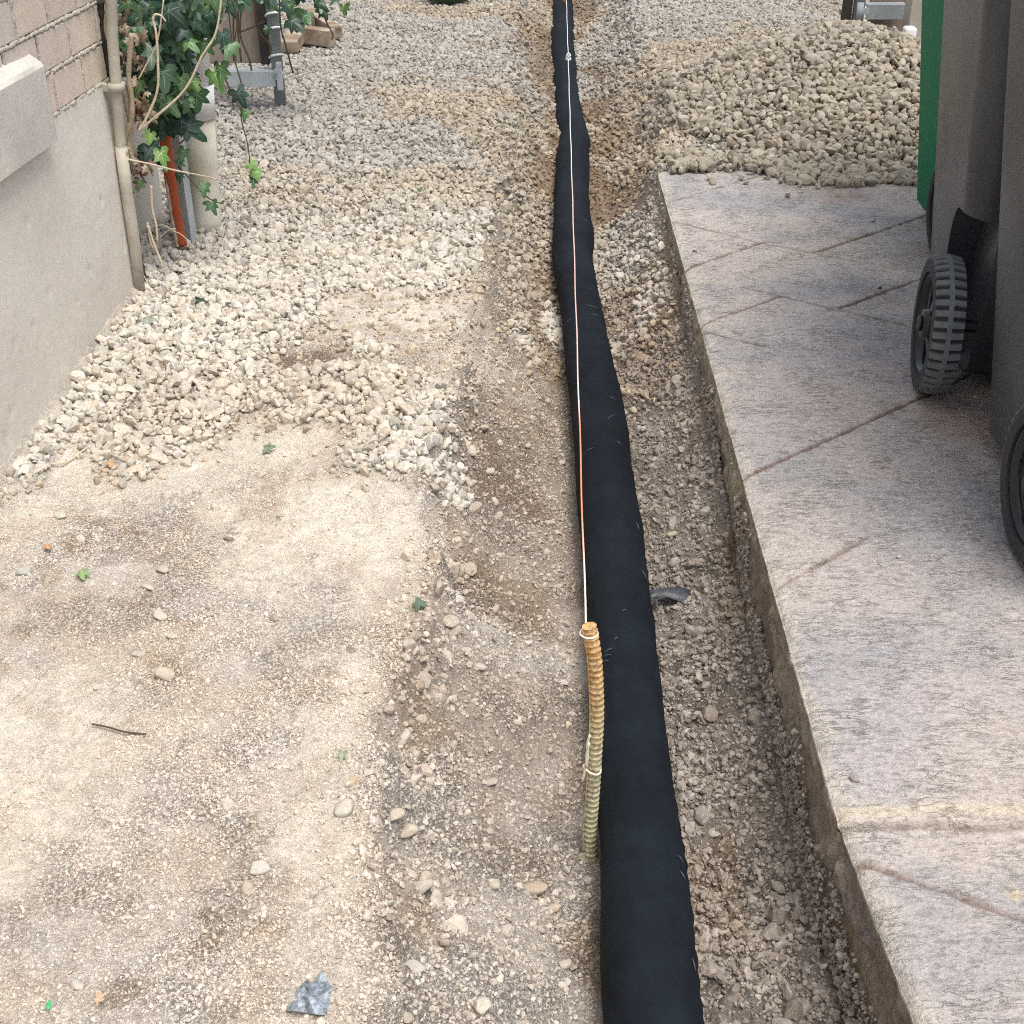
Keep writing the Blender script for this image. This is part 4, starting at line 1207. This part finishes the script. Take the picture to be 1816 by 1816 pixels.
# outline of the mass, surveyed: columns (y, xmin, xmax)
prof_i = [(-420, 200, 400), (-60, 205, 400), (0, 208, 402), (40, 212, 392), (80, 212, 345), (120, 214, 348), (150, 232, 370), (190, 240, 352), (215, 262, 330)]
PYi = np.array([p[0] for p in prof_i])
for k in range(560):
    y = random.uniform(-420, 225) if k < 190 else random.uniform(-20, 225)
    x0 = np.interp(y, PYi, [p[1] for p in prof_i]); x1 = np.interp(y, PYi, [p[2] for p in prof_i])
    x = random.uniform(x0 + 14, x1 - 14)
    Yl = random.uniform(3.2, 3.52) if y < 190 else random.uniform(3.3, 3.4)
    items.append(rnd_leaf(on_y(x, y, Yl), random.uniform(.020, .040), random.random() < .07))
for (x, y, s, yg) in ((240, 62, .042, 0), (222, 66, .05, 0), (270, 88, .046, 0), (305, 45, .055, 0), (298, 20, .05, 0), (325, 90, .048, 0), (290, 128, .045, 0), (310, 140, .04, 0), (334, 222, .052, 0), (322, 215, .045, 0), (349, 168, .04, 0), (268, 262, .045, 0), (250, 270, .035, 0), (285, 272, .04, 1), (268, 238, .024, 1),
                      (361, 77, .040, 1), (338, 140, .038, 1), (345, 150, .026, 1), (381, 132, .042, 1), (390, 120, .04, 1), (422, 165, .038, 0), (240, 150, .03, 1), (247, 190, .026, 1), (191, 62, .028, 1), (221, 335, .024, 1), (248, 322, .022, 1), (317, 285, .02, 0), (326, 268, .026, 0), (316, 310, .024, 0), (362, 330, .028, 0), (376, 362, .028, 0), (375, 20, .045, 0), (395, 62, .038, 0), (408, 80, .035, 0), (372, 10, .028, 1)):
    items.append(rnd_leaf(on_y(x, y, 3.17 if x < 300 else 3.28), s, bool(yg), .35))
for (x, y) in ((434, 200), (444, 290), (455, 305), (450, 318)):
    items.append(rnd_leaf(on_y(x, y, 3.6), .024, y != 318, .3))
child_of(leaves_mesh('leaves', items), ivy)
# ivy further back round the gate post
items = []
for (x, y, s) in ((468, -20, .05), (470, -4, .045), (505, 16, .035), (522, 32, .055), (538, 26, .05), (508, 8, .045), (520, -12, .05), (566, 15, .035), (575, 2, .035), (560, -10, .04), (478, 52, .02), (612, 8, .03), (590, -14, .04), (500, -30, .05), (540, -30, .05), (415, 5, .04), (430, -8, .05), (450, -18, .05)):
    for _ in range(2): items.append(rnd_leaf(on_y(x + random.uniform(-8, 8), y + random.uniform(-8, 8), 4.8 + random.uniform(-.1, .12)), s, x == 612, .6))
iv2 = empty('ivy_plant', (-.9, 4.85, .1), 0, 'thin ivy with a few dark leaves twined round the grey gate post', 'ivy')
child_of(leaves_mesh('leaves', items), iv2)
for l_, Yq in (([(455, -40), (453, 30), (462, 60), (480, 80), (478, 100)], 4.9), ([(495, -30), (497, 40), (505, 75), (520, 130)], 4.86), ([(573, -20), (576, 30), (590, 60), (588, 70)], 5.6), ([(425, -20), (422, 50), (428, 110)], 4.9), ([(415, 0), (414, 60), (418, 115)], 4.9), ([(427, 56), (448, 48), (470, 38)], 4.9), ([(430, 0), (426, 60), (442, 105), (446, 125)], 4.9)):
    child_of(tube_obj('stem', smooth_path(pxpath(l_, Yq), 5), .0035, M_vine, n=6), iv2)
# dry dead leaves and litter caught in the stems
items = []
for k in range(70):
    x, y = random.choice(((232, 95), (240, 130), (228, 60), (222, 45), (250, 185), (245, 205), (252, 300), (238, 100)))
    c = random.choice([(.24, .17, .11), (.34, .27, .19), (.25, .14, .08), (.42, .35, .26), (.20, .14, .10)])
    items.append((on_y(x + random.gauss(0, 12), y + random.gauss(0, 16), random.uniform(3.14, 3.2)), (random.gauss(0, 1), -1, random.gauss(0, 1)), (random.gauss(0, 1), 0, random.gauss(-.3, 1)), random.uniform(.012, .026), c, tuple(v * 1.1 for v in c)))
child_of(leaves_mesh('dead_leaves', items), ivy)
bm = bmesh.new()
def stem(l_, Yq, r0, r1=None):
    P = smooth_path(pxpath(l_, Yq), 6); r1 = r1 or r0
    tube(bm, P, [.82 * (r0 + (r1 - r0) * i / len(P)) * random.uniform(.85, 1.15) for i in range(len(P))], 7)
stem([(188, -260), (190, -60), (193, 30), (205, 120), (223, 170), (230, 205), (232, 225), (226, 250), (232, 275), (240, 292)], 3.13, .010)
stem([(234, 60), (228, 130), (234, 180), (232, 215), (222, 245), (214, 280), (212, 300)], 3.12, .008)
stem([(200, -30), (186, 40), (196, 90), (200, 120)], 3.12, .004)
stem([(206, 300), (215, 280), (230, 262)], 3.1, .007, .004)
stem([(212, 305), (222, 285), (224, 268)], 3.08, .006, .004)
child_of(bm_obj('main_stem', bm, M_bark), ivy)
bm = bmesh.new()
stem([(224, 282), (262, 290), (310, 302), (350, 310), (385, 318), (430, 330), (470, 348), (498, 365)], [3.08, 3.1, 3.15, 3.2, 3.3, 3.4, 3.45, 3.5], .0028, .0016)
stem([(246, 232), (262, 205), (279, 160), (280, 110), (277, 60), (271, 35)], 3.1, .0042, .003)
stem([(246, 233), (270, 212), (310, 178), (335, 148), (358, 100), (382, 60), (392, 0), (394, -60)], 3.12, .0038, .003)
stem([(271, 35), (275, 26), (286, 28), (294, 38)], 3.1, .004, .002)
stem([(246, 140), (262, 110), (277, 80), (285, 40), (290, 0)], 3.12, .0022)
stem([(268, 330), (270, 370), (277, 400), (279, 428)], 3.14, .0042, .003)
stem([(262, 400), (272, 430), (282, 455), (289, 474)], 3.14, .0046, .0035)
stem([(262, 395), (266, 425), (272, 440)], 3.14, .003)
stem([(275, 400), (292, 400), (308, 410), (320, 415), (335, 430), (340, 450), (341, 465)], 3.3, .0022, .0015)
stem([(282, 422), (300, 408), (312, 405)], 3.25, .002)
stem([(252, 482), (262, 505), (268, 528), (285, 555)], 3.1, .0018)
child_of(bm_obj('root', bm, M_root), ivy)
bm = bmesh.new()
stem([(412, 0), (420, 40), (414, 90), (420, 120), (430, 160), (428, 210), (438, 250), (443, 285), (446, 318)], 3.6, .0026, .0018)
stem([(394, 128), (402, 145), (416, 175), (430, 195)], 3.5, .003, .002)
stem([(316, 295), (330, 310), (352, 335), (362, 345), (378, 356), (396, 362)], 3.3, .0024, .0018)
stem([(318, 255), (330, 245), (345, 230)], 3.3, .0022)
child_of(bm_obj('vine', bm, M_vine), ivy)

# ------------------------------------------------------------------ litter and single stones on the ground
def ground_leaf(px, py, s, col, label, cat='leaf', name='fallen_leaf', lift=.006):
    x, y, z = place(px, py)
    it = (Vector((0, 0, 0)), (random.gauss(0, .25), random.gauss(-.25, .2), 1), (random.gauss(0, 1), random.gauss(0, 1), 0), s, col, tuple(min(.7, v * 1.5 + .03) for v in col))
    o = leaves_mesh(name, [it]); o.location = (x, y, z + lift + s * .3)
    return tag(o, label, cat)
ground_leaf(360, 548, .022, (.022, .045, .026), 'dark green ivy leaf lying on the pale gravel by the wall', lift=.014)
ground_leaf(146, 1022, .017, (.20, .30, .12), 'light green ivy leaf on the packed dirt at the left edge')
ground_leaf(195, 830, .015, (.48, .29, .14), 'orange dead leaf at the near end of the gravel')
ground_leaf(86, 975, .012, (.42, .25, .15), 'small rusty brown leaf near the left edge')
ground_leaf(473, 803, .018, (.15, .19, .13), 'grey-green leaf on the dirt just in front of the gravel')
ground_leaf(262, 578, .024, (.20, .24, .19), 'faded grey-green leaf beside the foot of the wall corner', lift=.012)
ground_leaf(745, 1082, .018, (.10, .15, .10), 'dark green curled leaf at the top of the trench side')
ground_leaf(608, 1345, .012, (.17, .22, .12), 'little green sprig beside the cluster of tan stones')
ground_leaf(177, 1783, .012, (.62, .42, .3), 'peach coloured leaf scrap at the bottom left')
ground_leaf(86, 1793, .008, (.05, .45, .16), 'tiny bright green scrap in the bottom left corner', 'scrap', 'scrap')
ground_leaf(745, 345, .02, (.09, .12, .07), 'dark little leaf on the far gravel left of the pipe', lift=.012)

def twig(l_, r_, mat, label):
    P = []
    for px, py in l_:
        x, y, z = place(px, py); P.append(Vector((x, y, z + r_ + .005)))
    o = tube_obj('twig', [p - P[0] for p in smooth_path(P, 5)], r_, mat); o.location = P[0]
    return tag(o, label, 'twig')
twig([(165, 1290), (195, 1296), (222, 1304), (260, 1308)], .0015, M_vine, 'thin dark twig lying flat on the left dirt')
twig([(92, 828), (120, 824), (145, 806), (165, 792)], .0018, M_root, 'pale root lying between the wall foot and the orange leaf')
twig([(172, 786), (195, 808), (226, 822), (222, 842)], .0016, M_root, 'pale bent root touching the orange leaf')
twig([(880, 640), (910, 660), (940, 690), (958, 712)], .0016, M_root, 'long pale root lying down the trench side next to the pipe')

# crumpled film
x, y, z = place(557, 1772)
rr = np.random.default_rng(91)
bm = bmesh.new()
ctr = bm.verts.new((0, 0, .012)); ringv = []
for k in range(14):
    a = 2 * math.pi * k / 14; q = rr.uniform(.016, .03) * (1.25 if k in (3, 8, 12) else .85)
    ringv.append(bm.verts.new((q * math.cos(a), q * 1.15 * math.sin(a), rr.uniform(-.001, .016) * (k % 2))))
mid = [bm.verts.new((.5 * v.co.x + rr.uniform(-.003, .003), .5 * v.co.y + rr.uniform(-.003, .003), rr.uniform(.003, .02))) for v in ringv]
for k in range(14):
    j = (k + 1) % 14
    bm.faces.new((ctr, mid[k], mid[j])); bm.faces.new((mid[k], ringv[k], ringv[j], mid[j]))
o = bm_obj('crumpled_film', bm, M_bluepl); o.location = (x, y, z + .002)
sd = o.modifiers.new('t', 'SOLIDIFY'); sd.thickness = .0006
tag(o, 'crumpled blue-grey plastic scrap on the dirt at the bottom', 'plastic scrap')

# black plastic offcut by the pipe
bm = bmesh.new(); L = [(1146, 1054, .008), (1166, 1052, .008), (1186, 1049, .010), (1205, 1052, .017), (1222, 1060, .021), (1236, 1068, .017), (1241, 1074, .006)]
row = []
q0 = place(1190, 1060)
for i, (px, py, hw) in enumerate(L):
    p = Vector(on_z(px, py, q0[2] + .022 - .002 * i)); 
    row.append((bm.verts.new(p + Vector((-.2 * hw, -hw, -.006)) - Vector(q0)), bm.verts.new(p - Vector(q0) + Vector((0, 0, -.003))), bm.verts.new(p + Vector((.2 * hw, hw, .004)) - Vector(q0))))
for a, b in zip(row, row[1:]):
    for k in range(2): bm.faces.new((a[k], a[k + 1], b[k + 1], b[k])).smooth = True
o = bm_obj('plastic_strip', bm, M_blackpl, smooth=True); o.location = q0
sd = o.modifiers.new('t', 'SOLIDIFY'); sd.thickness = .0015
tag(o, 'twisted black plastic strip sticking out from under the pipe', 'plastic scrap')

# single stones one can tell apart
ST = [((288, 1013), .016, (.60, .54, .44), 'flat buff stone, topmost of the line of pale stones on the left dirt'),
      ((263, 1044), .015, (.62, .58, .50), 'pale stone just below the flat buff one on the left dirt'),
      ((283, 1095), .017, (.66, .62, .52), 'bright cream oval stone in the middle of the left dirt'),
      ((306, 1131), .011, (.58, .54, .47), 'small flat stone below the bright oval one'),
      ((246, 1163), .012, (.62, .58, .50), 'small pale stone above left of the large tan stone'),
      ((290, 1200), .020, (.56, .48, .39), 'large tan angular stone on the left dirt'),
      ((488, 1100), .011, (.42, .36, .31), 'pair-like brown pebble alone in the open dirt'),
      ((460, 1541), .018, (.66, .63, .56), 'cream brick-shaped stone in the lower left dirt'),
      ((612, 1438), .022, (.58, .54, .46), 'big rough cream stone at the broken edge of the trench'),
      ((700, 1450), .016, (.62, .56, .44), 'cream stone right of the big rough one at the trench edge'),
      ((722, 1480), .018, (.58, .52, .42), 'pale tan stone on the crumbled trench edge'),
      ((625, 1388), .011, (.58, .45, .30), 'orange-tan stone above the big rough stone'),
      ((655, 1372), .011, (.64, .60, .52), 'white stone near the green sprig'),
      ((745, 1578), .021, (.52, .47, .41), 'large rounded grey stone stuck in the trench side'),
      ((736, 1718), .014, (.62, .59, .52), 'white round stone at the lower trench edge'),
      ((983, 1615), .014, (.56, .47, .37), 'tan stone on the trench floor close to the pipe'),
      ((1001, 1712), .012, (.54, .50, .43), 'grey angular stone on the trench floor near the bottom'),
      ((948, 1578), .020, (.46, .38, .29), 'brown half buried stone on the trench floor'),
      ((876, 1570), .012, (.50, .44, .37), 'small stone above the half buried brown one'),
      ((958, 1650), .010, (.48, .42, .35), 'small grey pebble left of the tan trench stone'),
      ((870, 1390), .013, (.48, .43, .38), 'grey stone in the little cluster on the trench side'),
      ((882, 1362), .008, (.66, .62, .55), 'tiny white stone above the little cluster'),
      ((1000, 1212), .010, (.58, .52, .44), 'pale flat chip near the top of the rusty bar'),
      ((850, 1185), .013, (.55, .50, .42), 'oval pale stone half way down the trench side'),
      ((826, 1155), .011, (.52, .47, .41), 'round stone above the oval one on the trench side'),
      ((974, 930), .015, (.52, .46, .38), 'round stone against the left flank of the pipe'),
      ((996, 822), .011, (.70, .66, .55), 'bright chip beside the pipe above the round stone'),
      ((1192, 950), .014, (.50, .44, .34), 'buff oval stone right of the pipe in the dark soil'),
      ((870, 838), .013, (.58, .53, .48), 'pinkish flat stone below the gravel edge'),
      ((107, 917), .013, (.68, .64, .55), 'round cream stone at the left edge of the dirt'),
      ((40, 1018), .020, (.50, .51, .46), 'greenish grey stone by the left picture edge'),
      ((135, 1748), .011, (.60, .57, .52), 'pale pebble in the lower left corner'),
      ((1418, 343), .010, (.62, .58, .50), 'single white chip on the slab in front of the stone pile'),
      ((1548, 393), .010, (.60, .55, .48), 'small white stone on the slab near the green bin'),
      ((1728, 706), .007, (.68, .60, .52), 'tiny triangular white chip between the two dark bins'),
      ((1560, 512), .007, (.06, .055, .05), 'black crumb on the slab left of the dusty wheel'),
      ((1233, 447), .008, (.16, .14, .13), 'dark crumb near the left edge of the slab'),
      ((1594, 988), .006, (.55, .50, .46), 'little chip on the near right of the slab'),
      ((1517, 1383), .010, (.34, .31, .28), 'dark soil lump at the slab edge above the joint')]
sh, shF = SH1
bm = bmesh.new(); bmesh.ops.create_icosphere(bm, subdivisions=3, radius=1); V3 = np.array([v.co[:] for v in bm.verts]); F3 = np.array([[v.index for v in f.verts] for f in bm.faces]); bm.free()
for i, ((px, py), s, c, lab) in enumerate(ST):
    rs_ = np.random.default_rng(700 + i); P = V3.copy()
    for _k in range(10):
        nrm = rs_.normal(size=3); nrm /= np.linalg.norm(nrm); d = rs_.uniform(.5, .85); h = P @ nrm
        P = P - np.where(h > d, (h - d) * .9, 0)[:, None] * nrm
    P *= np.array([1, rs_.uniform(.6, .8), rs_.uniform(.42, .6)]) * s
    a = rs_.uniform(-.6, .6); ca, sa = math.cos(a), math.sin(a)
    P = P @ np.array([[ca, sa, 0], [-sa, ca, 0], [0, 0, 1]])
    if px > 1200:
        q = on_z(px, py, 0); q = (q[0], q[1], 0.0)
    else: q = place(px, py)
    cc = np.repeat(np.array(c)[None], len(P), 0) * (.86 if max(c) < .6 else .74)
    o = link('stone', np_mesh('stone', P, F3, cc, True), M_stone); o.location = (q[0], q[1], q[2] + s * .25)
    tag(o, lab, 'stone', 'single stones lying about the trench and slab')
